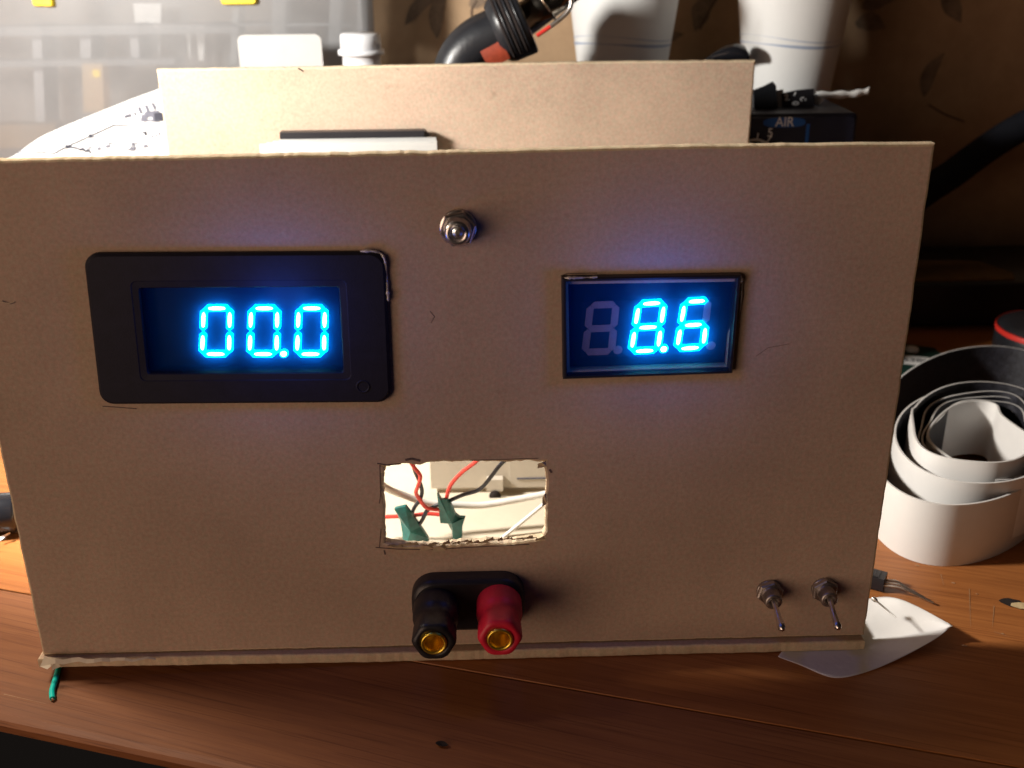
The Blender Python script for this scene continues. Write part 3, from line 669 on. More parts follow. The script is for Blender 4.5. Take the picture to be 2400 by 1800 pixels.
# ------------------------------------------------------------------ clear plastic parts organiser at the left
YO = .296
org = thing('parts_organizer', 'large translucent plastic parts organizer with yellow latches standing at the left', 'organizer', (-.17, YO, DZ))
xr = ony(866, 60, YO).x; xl = -.33; zt = .30; zb0 = DZ
def shell(e, y): return [V((x, y, z)) for x, z in rrect(xl+e, zb0+e*.3, xr-e, zt-e, .012, 6)]
b = MB(); b.loops([shell(.0035, YO-.001), shell(.0008, YO), shell(0, YO+.003), shell(0, YO+.022)], 0, True, cap1=False); b.build('lid', [MHAZE], org)
b = MB(); b.loops([shell(.002, YO+.0225), shell(.002, YO+.044), shell(.006, YO+.047)], 0, True, cap0=False); b.build('tray', [MHAZE], org)
def rib(px0, px1, py0, py1, mt, dy=.012, dep=.02, name='divider_and_shade', skew=0):
    a = ony(px0, py0, YO+dy); c = ony(px1, py1, YO+dy); bb_ = MB()
    lo = min(a.z, c.z); hi = max(a.z, c.z); x0 = a.x; x1 = ony(px1, py0, YO+dy).x; x0b = ony(px0+skew, py1, YO+dy).x; x1b = ony(px1+skew, py1, YO+dy).x
    vs = [(x0b, YO+dy, lo), (x1b, YO+dy, lo), (x1, YO+dy, hi), (x0, YO+dy, hi)]
    vs = [V(v) for v in vs]; vs += [v+V((0, dep, 0)) for v in vs]
    bb_.add(vs, [(0, 1, 2, 3), (7, 6, 5, 4), (0, 4, 5, 1), (1, 5, 6, 2), (2, 6, 7, 3), (3, 7, 4, 0)]); return bb_.build(name, [mt], org)
MSHADE = mat('divider_shadow_grey', (0.33, 0.32, 0.33), .5, .1, 60)
rib(74, 96, 60, 300, MSHADE, skew=10); rib(188, 213, 60, 142, MSHADE); rib(302, 322, 58, 142, MSHADE, skew=6)  # grey strips standing in for dark vertical shadows inside the organiser
rib(640, 672, -40, 150, MHAZE2, .001, .018, skew=-6); rib(775, 802, -40, 150, MHAZE2, .001, .018, skew=-8)
rib(838, 862, -40, 78, MHAZE2, .0012, .02); rib(545, 560, 20, 150, MHAZE2, .004, .016, skew=-6)
rib(-200, 560, 66, 78, MHAZE, .002, .016, 'shelf'); rib(-200, 410, 146, 152, MHAZE, .002, .016, 'shelf'); rib(480, 640, 56, 61, MHAZE, .002, .016, 'shelf')
rib(670, 772, 56, 60, MHAZE2, .0012, .004, 'shelf'); rib(803, 822, 57, 61, MHAZE2, .0012, .004, 'shelf')
rib(-200, 130, 296, 345, MBROWN, .004, .012, 'bottom_strip')
for i, (x0, x1, y0_, y1_, sk) in enumerate(((312, 378, 8, 148, 14), (432, 449, 60, 142, 14), (458, 480, 60, 142, 8))):
    a = ony(x0, y0_, YO+.03); c_ = ony(x1, y0_, YO+.03); e = ony(x0+sk, y1_, YO+.03); f = ony(x1-sk*.3, y1_, YO+.03)
    lo = DZ+.004
    b = MB(); vs = [a, c_, f, e]; vs += [v+V((0, .001, 0)) for v in vs]; b.add(vs, [(0, 3, 2, 1), (4, 5, 6, 7), (0, 1, 5, 4), (1, 2, 6, 5), (2, 3, 7, 6), (3, 0, 4, 7)])
    o = b.build('label_strip', [MPAPER], org)
def latch(px0, px1, py0, py1, dy=-.004, mt=MYEL, dep=.006):
    a = ony(px0, py0, YO+dy); c_ = ony(px1, py1, YO+dy); b = MB()
    cx, cz, hx, hz = (a.x+c_.x)/2, (a.z+c_.z)/2, abs(c_.x-a.x)/2, abs(a.z-c_.z)/2
    rl = lambda e, y: [V((x, y, z)) for x, z in rrect(cx-hx+e, cz-hz+e, cx+hx-e, cz+hz-e, min(hx, hz)*.3, 4)]
    b.loops([rl(0, YO+dy+dep), rl(0, YO+dy+.001), rl(.0006, YO+dy)], 0, True); return b.build('latch', [mt], org)
latch(512, 602, -40, 11); latch(66, 122, -40, 15); latch(90, 124, -40, 16, -.0045); latch(213, 238, 162, 183, .001, dep=.004)
MGLOWF = hazy_plastic('faded_orange_glow', (0.85, 0.55, 0.2), .55); rib(192, 240, 150, 262, MGLOWF, .0015, .01, 'tab', 4)  # orange patch painted as the faded glow beneath the latch

# white card and white bottle in front of the organiser
YC = .268
p = [ony(566, 84, YC), ony(757, 80, YC)]; top = ony(660, 81, YC).z; x0, x1 = ony(562, 150, YC).x, ony(757, 150, YC).x
b = MB(); ol = rrect(x0, DZ+.0006, x1, top, .003, 5); b.loops([[V((x, YC+.0000, z)) for x, z in ol], [V((x, YC+.0016, z)) for x, z in ol]], 0)
o = b.build('white_card', [mat('grey_white_card', (.47, .465, .455), .6, .05, 60)]); tag(o, 'blank white card with rounded corners standing behind the cardboard box', 'card')
YB = .258
pc = ony(844, 80, YB); cx = pc.x; sc_ = (ony(892, 100, YB).x-ony(796, 100, YB).x)/2
z = lambda py: ony(844, py, YB-sc_*.6).z
bot = thing('white_bottle', 'small white plastic bottle with ribbed neck ring behind the cardboard box', 'bottle', (cx, YB, DZ))
o0 = V((cx, YB, 0)); b = MB(); b.lathe(o0, (0, 0, 1), [(DZ, 0), (DZ, sc_*1.5), (.085, sc_*1.5), (.100, sc_*1.1), (z(150), sc_*.93), (z(131), sc_*.93), (z(130), sc_*1.13), (z(119), sc_*1.13), (z(118), sc_*.9), (z(117), sc_*.9)], 40); b.build('body', [MWP], bot)
b = MB(); pr = [(z(117), sc_*.95), (z(116), sc_), (z(84), sc_*.98), (z(80), sc_*.9), (z(79.5), 0)]; b.lathe(o0, (0, 0, 1), pr, 40); b.build('cap', [MWP], bot)

# ------------------------------------------------------------------ rework station
YS = .205
zt = ony(1840, 268, YS).z
xs1 = ony(2010, 300, YS).x
st = thing('rework_station', 'dark navy soldering rework station marked AIR behind the right end of the box', 'rework station', ((.03+xs1)/2, YS, DZ))
b = MB(); ol = rrect(.035, DZ+.004, xs1, zt, .002, 3)
sh = lambda e, y: [V((.035+e+(x-.035)*(1-2*e/(xs1-.035)), y, DZ+.004+e+(z_-DZ-.004)*(1-2*e/(zt-DZ-.004)))) for x, z_ in ol]
b.loops([sh(.0015, YS+.0005), sh(0, YS+.002), sh(0, YS+.128), sh(.001, YS+.130)], 0, False); b.build('case', [MNAVY], st)
for sx in (.045, xs1-.01):
    for sy in (YS+.012, YS+.118):
        b = MB(); b.lathe((sx, sy, DZ), (0, 0, 1), [(0, 0), (0, .005), (.0042, .006), (.0042, 0)], 16); b.build('foot', [MRUB], st)
b = MB(); y_ = YS+.0003
c1 = ony(1893, 285, y_); zb_ = ony(1893, 335, y_).z-.05
b.box((.05, YS-.0004, zb_), (ony(1904, 300, y_).x, YS+.0006, ony(1890, 274, y_).z), 0)
b.build('front_plate', [MNAVY], st)
b = MB(); ox0, ox1 = ony(1788, 287, YS).x, ony(1887, 287, YS).x; oz0, oz1 = ony(1838, 298, YS).z, ony(1838, 275, YS).z
ol = []
for k in range(28):
    a = 2*PI*k/28; ol.append((ox0+(ox1-ox0)*(.5+.5*math.copysign(abs(math.cos(a))**.8, math.cos(a))), (oz0+oz1)/2+(oz1-oz0)/2*math.copysign(abs(math.sin(a))**.7, math.sin(a))))
b.add([V((x, YS-.0006, z_)) for x, z_ in ol], [tuple(range(28))], 0)
b.box((ony(1889, 300, YS).x, YS-.0008, zb_), (ony(1896, 300, YS).x, YS-.0004, ony(1890, 290, YS).z), 0); b.build('blue_badge', [MBLUE], st)
b = MB(); ct = ony(1838, 286, YS); me = text_mesh('AIR', .0058); b.mesh(me, 0, lambda q: V((ct.x+q.x*.92, YS-.0009-q.z, ct.z+q.y)))
ct5 = ony(1804, 311, YS); me = text_mesh('5', .0052); b.mesh(me, 0, lambda q: V((ct5.x+q.x, YS-.0008-q.z, ct5.z+q.y)))
# dial arc with two ticks
dc = ony(1766, 372, YS); R_ = (ony(1766, 330, YS)-dc).length
for k in range(24):
    a0 = math.radians(-60+k*5); a1 = a0+math.radians(5)
    b.add([dc+V((math.sin(q)*(R_+w_), -.0008, math.cos(q)*(R_+w_))) for q, w_ in ((a0, 0), (a1, 0), (a1, .0011), (a0, .0011))], [(0, 1, 2, 3)], 0)
for a0, l_, w_ in ((35, .0034, .05), (5, .0024, .05), (-25, .0024, .05), (62, .0024, .05)):
    a0 = math.radians(a0); b.add([dc+V((math.sin(a0+q)*(R_+r_), -.0008, math.cos(a0+q)*(R_+r_))) for q, r_ in ((-w_*.5, .001), (w_*.5, .001), (w_*.5, .001+l_), (-w_*.5, .001+l_))], [(0, 1, 2, 3)], 0)
b.build('lettering', [MWPRT], st)
b = MB(); b.lathe(V((dc.x, YS, dc.z)), (0, -1, 0), [(0, R_*.8), (.008, R_*.72), (.009, R_*.66), (.009, 0)], 28); b.build('dial_knob', [MBLK], st)

# ------------------------------------------------------------------ cups on the station
def cup(cx, cy, z0, r0, r1, h):
    t = thing('paper_cup', '', 'cup', (cx, cy, z0), 'paper cups on the workbench'); o = V((cx, cy, z0)); b = MB(); n = 56
    b.lathe(o, (0, 0, 1), [(.004, 0), (.004, r0-.0006), (0, r0-.0005), (0, r0), (.0008, r0+.0001), (h, r1), (h+.0006, r1-.0002), (h, r1-.0008), (.006, r0-.001), (.006, 0)], n); b.build('cup_wall', [MCUP], t)
    b = MB(); b.lathe(o, (0, 0, 1), [(h-.0006, r1), (h-.001, r1+.0010), (h+.0004, r1+.0016), (h+.0014, r1+.0008), (h+.0010, r1-.0006)], n); b.build('rolled_rim', [MCUP], t)
    b = MB(); rr_ = lambda z_: r0+(r1-r0)*z_/h+.00022
    ks = list(range(n+1))
    for nm, zc, hw, wav in (('printed_band', .0225, .0007, .0009), ('printed_line', .0255, .00022, .0016)):
        b = MB(); vs = []
        for k in ks:
            a = 2*PI*k/n; zz = zc+wav*math.sin(a*2+.6); w_ = hw*(.6+.4*math.sin(a*3))
            for s_ in (-1, 1): q = zz+s_*w_; vs.append(o+V((rr_(q)*math.cos(a), rr_(q)*math.sin(a), q)))
        b.add(vs, [(2*i, 2*i+2, 2*i+3, 2*i+1) for i in range(len(ks)-1)], 0, True); b.build(nm, [MCUPB], t)
    for (aa, zc, s_) in ((-2.35, .0655, .004), (-1.35, .067, .003)):   # small printed petals
        b = MB(); vs = []
        for k in range(10):
            a = 2*PI*k/10; q = zc+s_*1.2*math.sin(a); an = aa+s_*.8*math.cos(a)/rr_(q); vs.append(o+V((rr_(q)*math.cos(an), rr_(q)*math.sin(an), q)))
        b.add(vs, [tuple(range(10))], 0); b.build('printed_petal', [MCUPP], t)
    return t
YCUP = .283
bl_, br_ = ony(1745, 205, YCUP), ony(1942, 205, YCUP); r0 = (br_.x-bl_.x)/2
z0 = zt+.0002; r1 = r0*1.46
cupR = cup((bl_.x+br_.x)/2, YCUP, z0, r0, r1, .074); cupR['label'] = 'white paper cup standing on the rework station beside the black tape pieces'
cupL = cupR.copy(); col.objects.link(cupL)
lx0, lx1 = ony(1362, 20, YCUP+.012).x, ony(1562, 20, YCUP+.012).x
cupL.location = ((lx0+lx1)/2, YCUP+.012, z0); cupL.rotation_euler = (0, 0, .5)
for ch in cupR.children:
    c_ = ch.copy(); c_.parent = cupL; col.objects.link(c_)
cupL['label'] = 'half shaded white paper cup next to the metal tube of the hot air gun'

# odds and ends on the station top
def flat_piece(name, pts, y, th, mt, label, cat, extra=None, lean=0.0, build=True):
    P = [ony(px, py, y) for px, py in pts]; zmin = min(p.z for p in P)
    P = [p+V((0, (p.z-zmin)*lean, 0)) for p in P]
    b = MB(); n = len(P); Q = [p+V((0, th, 0)) for p in P]; b.loops([P, Q], 0)
    return b, P
b, P = flat_piece('x', [(1768, 232), (1766, 212), (1790, 203), (1812, 192), (1819, 200), (1823, 258), (1768, 268)], .222, .0015, None, '', '')
o = b.build('tape_piece', [MRUB]); tag(o, 'black pointed piece of tape standing at the left end of the rework station', 'tape')
b, P = flat_piece('x', [(1820, 212), (1836, 210), (1836, 251), (1822, 251)], .227, .0006, None, '', ''); o = b.build('paper_tab', [MPAPER]); tag(o, 'small white paper tab beside the black card with white symbols', 'paper tab')
b, P = flat_piece('x', [(1831, 219), (1870, 211), (1908, 208), (1908, 250), (1834, 253)], .2255, .0008, None, '', '')
def stroke(b, pts, y, w=.0003, mi=1):
    P = [ony(px, py, y) for px, py in pts]
    for a, c_ in zip(P, P[1:]):
        t = (c_-a).normalized(); q = t.cross(V((0, 1, 0)))*w; b.add([a-q, c_-q, c_+q, a+q], [(0, 1, 2, 3)], mi)
ys_ = .2251
stroke(b, [(1838, 224), (1843, 221), (1846, 226), (1840, 235), (1850, 233)], ys_); stroke(b, [(1861, 224), (1865, 216)], ys_)
stroke(b, [(1885, 229), (1879, 229), (1876, 233), (1880, 237)], ys_, .00025); stroke(b, [(1887, 236), (1889, 231)], ys_, .0002)
stroke(b, [(1857, 243), (1862, 239), (1870, 240), (1872, 243), (1865, 246), (1857, 243)], ys_, .00025)
o = b.build('marked_card', [MBLK, MWPRT]); tag(o, 'small dark card with scribbled white symbols in front of the right cup', 'card')
P = smooth_path([ony(x, y, .232) for x, y in ((1912, 224), (1950, 223), (1985, 222), (2015, 219), (2038, 213))], 5)
b = MB(); vs = []
for i, p in enumerate(P): h_ = .0016*(1+.2*math.sin(i)); vs += [p+V((0, 0, h_)), p+V((0, .001, -h_))]
b.add(vs, [(2*i, 2*i+1, 2*i+3, 2*i+2) for i in range(len(P)-1)], 0, True)
pq = ony(1912, 245, .232); b.add([P[0]+V((-.001, 0, .001)), P[0]+V((.004, 0, -.002)), pq+V((.001, 0, 0)), pq+V((-.001, 0, -.001))], [(0, 1, 2, 3)], 0)
o = b.build('paper_strip', [MPAPER]); md = o.modifiers.new('thickness', 'SOLIDIFY'); md.thickness = .0002; tag(o, 'thin pale paper strip sticking out to the right of the right cup', 'paper strip')
# glossy black pointed piece by the cup
b = MB(); prof = [(1652, 138, 1), (1675, 122, 4), (1700, 108, 8), (1722, 103, 10), (1742, 108, 11), (1752, 124, 9)]
lp_ = []
for (px, py, s_) in prof:
    c_ = ony(px, py+ (142-py)*.45, .262); hz = max(.0004, (142-py)*.45*.00022); lp_.append([c_+V((0, .006*s_/11*math.cos(2*PI*k/12), hz*math.sin(2*PI*k/12))) for k in range(12)])
b.loops(lp_, 0, True); o = b.build('plastic_scoop', [mat('gloss_black', (.012, .012, .015), .18, .2, 60)]); tag(o, 'glossy black pointed plastic piece left of the right cup', 'plastic piece')

# ------------------------------------------------------------------ hot air gun
YG = .228
G = lambda px, py, dy=0: ony(px, py, YG+dy)
gun = thing('hot_air_gun', 'black hot air gun with chrome tube pointing up to the right', 'hot air gun', tuple(G(1075, 150)))
b = MB(); P = smooth_path([G(1062, 230), G(1068, 170), G(1088, 128), G(1122, 98), G(1155, 82), G(1178, 73)], 4)
rad = []
for i in range(len(P)):
    t = i/(len(P)-1); rad.append((.0098+.0012*t)*(1 if i else .6))
b.tube(P, rad, 28); b.build('handle', [MRUB], gun)
b = MB(); p0, p1 = G(1160, 78), G(1232, 44); axg = (p1-p0); Lg = axg.length; axg.normalize()
pr = [(0, .0118), (.002, .0138)]
pr += [(Lg*.3, .0146), (Lg*.93, .0150), (Lg*.98, .0144), (Lg, .0130), (Lg, 0)]
b.lathe(p0, axg, pr, 40); b.build('vent_collar', [MRUB], gun)
sx = axg.cross(V((0, -1, 0))).normalized(); sy = sx.cross(axg).normalized()
if sy.y > 0: sy = -sy
for k in range(3):
    b = MB(); o_ = p0+axg*(Lg*(.28+.21*k)); b.tube([o_+(sy*math.cos(q)+sx*math.sin(q))*.0149 for q in [math.radians(-62+j*8.5) for j in range(14)]], .0008, 8); b.build('vent_slot', [MHOLE], gun)
    b = MB(); o_ = o_+axg*.0013; b.tube([o_+(sy*math.cos(q)+sx*math.sin(q))*.0149 for q in [math.radians(-62+j*8.5) for j in range(14)]], .0007, 8); b.build('vent_rib', [MRUB], gun)
b = MB(); t0, t1 = G(1224, 50), G(1345, -42); axt = (t1-t0).normalized(); Lt = (t1-t0).length
b.lathe(t0, axt, [(0, .0072), (Lt*.42, .0072), (Lt*.425, .0080), (Lt*.46, .0080), (Lt*.465, .0072), (Lt, .0072)], 32); b.build('metal_tube', [MCHR], gun)
b = MB(); mid = G(1160, 118); axh = (G(1185, 104)-G(1130, 134)).normalized(); up_ = V((0, -1, 0)); sd = axh.cross(up_)
vs = []
for i in range(7):
    for j in range(5):
        a = -.35+.7*j/4; vs.append(G(1136, 136)+axh*(i*.0017)+ (up_*math.cos(a)+sd*math.sin(a))*.0122 + V((0, .001, 0)))
b.add(vs, [(i*5+j, i*5+j+1, i*5+j+6, i*5+j+5) for i in range(6) for j in range(4)], 0, True); b.build('warning_label', [MORG], gun)
b = MB(); P = smooth_path([G(1338, -30, -.012), G(1339, 4, -.012), G(1334, 22, -.012), G(1318, 40, -.012), G(1290, 62, -.012)], 5); b.tube(P, .0010, 10); b.tube([G(1290, 62, -.012), G(1258, 84, -.012)], .0009, 10, 1); b.build('wire_guard', [MNI, MREDS], gun)

# ------------------------------------------------------------------ dark things at the right
b = MB(); P = smooth_path([ony(2480, 255, .31), ony(2390, 300, .31), ony(2310, 350, .31), ony(2235, 405, .306), ony(2160, 455, .30), ony(2080, 520, .295), ony(2020, 640, .29), ony(1990, 720, .285)], 8)
b.tube(P, .0078, 20); o = b.build('air_hose', [MHOSE]); tag(o, 'thick dark air hose hanging down at the upper right', 'hose')
yk = .272; k0 = ony(2100, 764, yk); zk = ony(2200, 665, yk).z
b = MB(); x0, x1 = .16, ony(2420, 700, yk).x+.05
b.loops([[V((x, yk+yy, z_)) for x, z_ in rrect(x0+e, DZ+e, x1-e, zk-e, .004, 4)] for yy, e in ((.0, .0015), (.0015, 0), (.07, 0), (.072, .001))], 0, True); o = b.build('equipment_case', [MBLK]); tag(o, 'low black equipment case lying on the desk behind the roll of tape', 'case')
b = MB(); zz = zk+.0003; q = [onz(2100, 664, zz), onz(2388, 664, zz), onz(2372, 645, zz), onz(2290, 617, zz), onz(2110, 615, zz)]
for p_ in q: p_.y = max(p_.y, yk+.003)
b.loops([q, [p_+V((0, 0, .0015)) for p_ in q]], 0); o = b.build('brown_board', [MBROWN]); tag(o, 'thin brown board lying on top of the black case', 'board')

cr = thing('cable_reel', 'black reel with a thin red stripe partly hidden behind the white roll', 'reel', (onz(2400, 800).x, onz(2400, 800).y, DZ))
ce = onz(2470, 772, .014); 
b = MB(); b.lathe((ce.x, ce.y, DZ), (0, 0, 1), [(0, .001), (0, .026), (.017, .026), (.019, .0245), (.020, .022), (.021, .020), (.021, .001)], 44); b.build('reel_body', [MRUB], cr)
b = MB(); b.lathe((ce.x, ce.y, DZ), (0, 0, 1), [(.0160, .0262), (.0180, .0262), (.0186, .0258), (.0160, .0258)], 44); b.build('red_band', [MREDS], cr)

pcb = thing('circuit_board', 'dark green circuit board with a white numbered label behind the roll', 'circuit board', tuple(onz(2150, 850)))
b = MB(); z_ = DZ+.0012
q = [onz(2085, 800, z_), onz(2190, 815, z_), onz(2215, 838, z_), onz(2200, 905, z_), onz(2060, 905, z_)]
b.loops([[p_-V((0, 0, .0012)) for p_ in q], q], 0); b.build('board', [MPCB], pcb)
b = MB(); zl = z_+.0003; L4 = [onz(2118, 853, zl), onz(2118, 832, zl), onz(2178, 838, zl), onz(2172, 858, zl)]; b.add(L4, [(3, 2, 1, 0), (0, 1, 2, 3)][:1], 0)
cL = sum(L4, V())/4; xd = (L4[2]-L4[1]).normalized(); yd = V((-xd.y, xd.x, 0)); me = text_mesh('5380', .0068); b.mesh(me, 1, lambda c_: cL+xd*(c_.x*.95)+yd*c_.y+V((0, 0, .0002)))
b.build('number_label', [MPAPER, MINK], pcb)
b = MB(); w_ = onz(2138, 815, zl+.001); b.lathe(w_-V((0, 0, .0013)), (0, 0, 1), [(0, .0034), (.0014, .0030), (.0017, .0018), (.0018, 0)], 14); b.build('solder_pad', [MPAPER], pcb)

# ------------------------------------------------------------------ coil of tape, white liner outside, black inside
# (turn, centre, half length, half width, height, long axis angle)
KEY = [(0.0, (.199, .111), .0800, .0345, 0, 56), (.82, (.198, .1106), .0800, .0335, 0, 56), (1.08, (.190, .0900), .0480, .0290, .001, 56), (1.75, (.190, .0897), .0465, .0275, .0042, 56),
       (2.25, (.1903, .0897), .0432, .0252, .006, 56), (2.75, (.1905, .0897), .0424, .0243, .0085, 56), (3.2, (.191, .0898), .0392, .0220, .004, 56), (3.6, (.1912, .0900), .0385, .0212, .0025, 56), (5.5, (.192, .0900), .0330, .0176, .0025, 56), (6.0, (.193, .0895), .0285, .0172, .0025, 58)]
def coil(t):
    for k0_, k1_ in zip(KEY, KEY[1:]):
        if t <= k1_[0]: break
    s_ = (t-k0_[0])/(k1_[0]-k0_[0]); s_ = min(1, max(0, s_)); s_ = s_*s_*(3-2*s_)
    lerp = lambda a, b: a+(b-a)*s_
    cx, cy = lerp(k0_[1][0], k1_[1][0]), lerp(k0_[1][1], k1_[1][1]); a_, b_ = lerp(k0_[2], k1_[2]), lerp(k0_[3], k1_[3]); z_ = lerp(k0_[4], k1_[4]); AN = math.radians(lerp(k0_[5], k1_[5]))
    th = 2*PI*t; u, v = a_*math.cos(th-AN), b_*math.sin(th-AN)
    if t > 2.4:      # the inner turns buckle inwards on the right
        q = (th+PI) % (2*PI)-PI; wob = -.0045*min(1, (t-2.4)/.5)*math.exp(-((q-.15)/.42)**2)+.0011*math.sin(5*th+t)
        f = 1+wob/math.hypot(u, v); u *= f; v *= f
    return V((cx+u*math.cos(AN)-v*math.sin(AN), cy+u*math.sin(AN)+v*math.cos(AN), DZ+z_+.0001))
TEND = 5.93; RH = .0235; N0 = 680
pts = [coil(TEND*i/N0) for i in range(N0)]
tail = [onz(x, y, DZ+.0265) for x, y in ((2352, 972), (2335, 945), (2295, 936), (2245, 944), (2208, 968), (2181, 1000), (2174, 1026), (2192, 1050), (2238, 1078), (2298, 1112), (2350, 1122), (2400, 1110))]
for q in tail: q.z = DZ+.0028
pts += smooth_path([pts[-1]]+tail, 9)[3:]
NS = len(pts)-1; INNER = N0-12
b = MB(); oi, oo, ii, io = [], [], [], []
for i, p in enumerate(pts):
    t = (pts[min(i+1, NS)]-pts[max(i-1, 0)]); t.z = 0; t.normalize(); nn = V((t.y, -t.x, 0))   # outward for counter-clockwise travel
    tt = TEND*i/N0; lean = .0016*max(0, 1-max(0, tt-.5)/.15) if tt < .65 else (-.0022 if 2.3 < tt < 3.3 else 0.0)*math.sin(PI*min(1, max(0, tt-2.3))) 
    hgt = RH*(1+.015*math.sin(tt*7)+.012*noise.noise(V((tt*9, 1, 2)))); top = V((0, 0, hgt))+nn*lean
    oo.append((p+nn*.00034, p+nn*.00034+top)); ii.append((p-nn*.00034, p-nn*.00034+top))
vs = [q for pr_ in oo for q in pr_]; b.add(vs, [(2*i, 2*i+2, 2*i+3, 2*i+1) for i in range(NS)], 0, True)
vs = [q for pr_ in ii for q in pr_]; o_ = len(b.f); b.add(vs, [(2*i+1, 2*i+3, 2*i+2, 2*i) for i in range(NS)], 1, True)
for i in range(INNER, NS): b.mi[o_+i] = 0
vs = []; 
for i in range(NS+1): vs += [oo[i][1], ii[i][1]]
b.add(vs, [(2*i, 2*i+2, 2*i+3, 2*i+1) for i in range(NS)], 0)
vs = []
for i in range(NS+1): vs += [oo[i][0], ii[i][0]]
b.add(vs, [(2*i+1, 2*i+3, 2*i+2, 2*i) for i in range(NS)], 0)
b.add([oo[0][0], oo[0][1], ii[0][1], ii[0][0]], [(0, 1, 2, 3)], 0); b.add([oo[NS][0], oo[NS][1], ii[NS][1], ii[NS][0]], [(3, 2, 1, 0)], 0)
o = b.build('tape_roll', [MLINER, MVEL], origin=(.198, .11, DZ)); tag(o, 'loose roll of black tape with white backing lying coiled on the desk', 'tape roll')

# ------------------------------------------------------------------ scrap of paper under the corner
lower = [(1822, 1540), (1850, 1549), (1885, 1562), (1930, 1583), (1965, 1591), (2005, 1583), (2060, 1565), (2120, 1537), (2170, 1511), (2205, 1488), (2232, 1468)]
upper = [(1845, 1510), (1880, 1480), (1930, 1450), (1975, 1425), (2010, 1408), (2045, 1401), (2075, 1397), (2108, 1402), (2150, 1420), (2195, 1445), (2233, 1466)]
b = MB(); rows = 10; vs = []
for r_ in range(rows+1):
    t = r_/rows
    for k, (lo, up2) in enumerate(zip(lower, upper)):
        s_ = k/(len(lower)-1); px, py = lo[0]+(up2[0]-lo[0])*t, lo[1]+(up2[1]-lo[1])*t
        h_ = .00015+.0006*max(0, s_-.3)*noise.noise(V((px*.02, py*.02, 3)))+.0048*max(0, (s_-.55)/.45)**1.5+.0024*math.sin(PI*min(1, t))*max(0, s_-.66)+.0032*max(0, t-.55)/.45*max(0, 1-abs(s_-.7)/.25)
        if t == 0: py += 3*noise.noise(V((px*.11, 0, 8)))
        p_ = onz(px, py, DZ+max(.0001, h_))
        if p_.x < .122 and p_.y > -.005: p_.z = DZ+.0001
        vs.append(p_)
n = len(lower); b.add(vs, [(r_*n+k, r_*n+k+1, (r_+1)*n+k+1, (r_+1)*n+k) for r_ in range(rows) for k in range(n-1)], 0, True)
o = b.build('paper_scrap', [mat('matt_paper', (.74, .73, .72), .9, .06, 60, .2, 500, spec=.1)]); md = o.modifiers.new('s', 'SUBSURF'); md.levels = md.render_levels = 2; md = o.modifiers.new('thickness', 'SOLIDIFY'); md.thickness = .0001
tag(o, 'curled white scrap of paper sticking out under the right corner of the box', 'paper scrap')

# small component with bent leads beyond the corner
tc_ = onz(2046, 1374); ld = (onz(2150, 1408)-onz(2055, 1382)).normalized(); sd = V((-ld.y, ld.x, 0))
tr_ = thing('transistor', 'small black electronic component with thin metal leads lying by the box corner', 'component', tuple(tc_))
b = MB(); b.obox(tc_+V((0, 0, .0028)), ld*.0035, sd*.0026, V((0, 0, .0022))); b.obox(tc_-ld*.0005+V((0, 0, .0051)), ld*.0022, sd*.0022, V((0, 0, .0001))); b.build('component_body', [MBLK], tr_)
for j, (l_, b_) in enumerate(((.0155, .0002), (.0125, .0008), (.009, .0012))):
    s0 = tc_+ld*.0033+sd*(.0016*(j-1))+V((0, 0, .0024)); b = MB()
    b.tube(smooth_path([s0, s0+ld*l_*.35+V((0, 0, .0008)), s0+ld*l_*.7+V((0, 0, -.0004)), s0+ld*l_+V((0, 0, -.0014))], 4), .00035, 8); b.build('lead', [MNI], tr_)
b = MB(); a0, a1 = onz(2046, 1402, DZ+.009), onz(2100, 1447, DZ+.0075); b.tube([a0, a0.lerp(a1, .12), a0.lerp(a1, .2), a1], [.0007, .0007, .0003, .00018], 10); 
o = b.build('pin', [MNI]); tag(o, 'thin metal pin with bright head lying across the white paper scrap', 'pin')

# teal offcut of wire, and the black tool at the far left
def rz(p): return DZ-.0005-max(0, (p-A).dot(nrm))*tilt
b = MB(); P = []
for (x, y) in ((139, 1556), (134, 1578), (127, 1602), (122, 1620), (123, 1637)):
    p_ = onz(x, y); 
    for _ in range(4): p_ = onz(x, y, rz(p_)+.0009)
    P.append(p_)
b.tube(smooth_path(P, 5), .00082, 12); c_ = P[-1]; dd_ = (P[-1]-P[-2]).normalized(); b.tube([c_, c_+dd_*.0005], .0004, 8, 1)
o = b.build('wire_offcut', [MTEAL, MNI]); tag(o, 'short teal offcut of wire lying at the front left foot of the box', 'wire')
mk = thing('marker_pen', 'black marker pen with a white clip lying at the left edge of the desk', 'pen', tuple(onz(20, 1235)))
e0_ = onz(46, 1200, DZ+.0075); dv = (onz(-160, 1215, DZ+.0075)-e0_).normalized()
b = MB(); b.lathe(e0_, dv, [(0, 0), (0, .0066), (.001, .0073), (.012, .0075), (.1, .0075), (.1, 0)], 32); b.build('barrel', [mat('gloss_barrel', (.016, .016, .02), .2, .2, 50)], mk)
b = MB(); cc = onz(12, 1252, DZ+.002); b.add([onz(0, 1268, DZ+.002), onz(0, 1258, DZ+.003), onz(22, 1248, DZ+.004), onz(24, 1250, DZ+.003)], [(0, 1, 2, 3)]); b.build('clip', [MWP], mk)

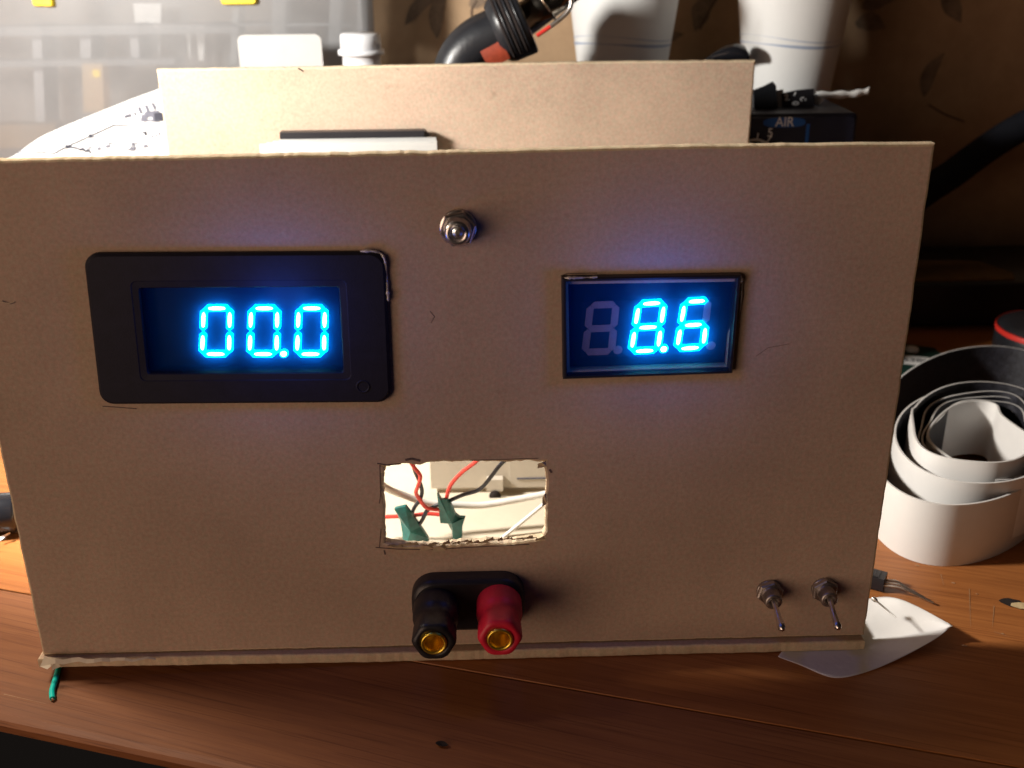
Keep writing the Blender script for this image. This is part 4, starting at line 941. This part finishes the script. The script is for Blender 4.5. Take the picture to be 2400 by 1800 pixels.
# ------------------------------------------------------------------ light
def lamp(name, kind, loc, power, colr, size=.03, aim=None, **kw):
    ld_ = bpy.data.lights.new(name, kind); ld_.energy = power; ld_.color = colr
    if kind == 'AREA': ld_.size = size
    else: ld_.shadow_soft_size = size
    for k, v_ in kw.items(): setattr(ld_, k, v_)
    lo = bpy.data.objects.new(name, ld_); col.objects.link(lo); lo.location = loc
    if aim is not None: lo.rotation_euler = (V(aim)-V(loc)).to_track_quat('-Z', 'Y').to_euler()
    return lo
KEYP = V((-.235, .042, .222))
lamp('desk_lamp', 'SPOT', KEYP, 8.2, (1.0, .965, .90), .022, aim=KEYP+V((.412, .90, -.1)), spot_size=math.radians(152), spot_blend=.02)
lamp('desk_front_fill', 'SPOT', KEYP+V((0, 0, .012)), 2.6, (1.0, .84, .66), .03, aim=KEYP+V((.22, -.09, -.19)), spot_size=math.radians(96), spot_blend=.5)  # added second spot at the lamp, brightening the desk front
lamp('room_fill', 'AREA', (-.80, -.72, .12), 4.7, (1.0, .68, .49), .75, aim=(0, 0, .085))  # added soft fill, low at the front left, to brighten the front panel
# added point lamps floating before the displays, for blue spill round them
for nm, px, py, p in (('added_display_glow', 625, 770, .014), ('added_display_glow', 1565, 765, .012)):
    q = ony(px, py, -.013); lamp(nm, 'POINT', q, p, (0.03, .16, 1.0), .006)

w = bpy.data.worlds.new('World'); sc.world = w; w.use_nodes = True
bg = w.node_tree.nodes['Background']; bg.inputs['Color'].default_value = (.9, .72, .62, 1); bg.inputs['Strength'].default_value = .008

sc.render.engine = 'CYCLES'
sc.cycles.max_bounces = 10; sc.cycles.transparent_max_bounces = 24; sc.cycles.caustics_reflective = False; sc.cycles.caustics_refractive = False
sc.cycles.sample_clamp_indirect = 3; sc.cycles.sample_clamp_direct = 30; sc.cycles.blur_glossy = 1.0
sc.view_settings.view_transform = 'Standard'; sc.view_settings.look = 'None'; sc.view_settings.exposure = 0; sc.view_settings.gamma = 1
for o in bpy.data.objects:
    if '_w' in o.keys(): del o['_w']
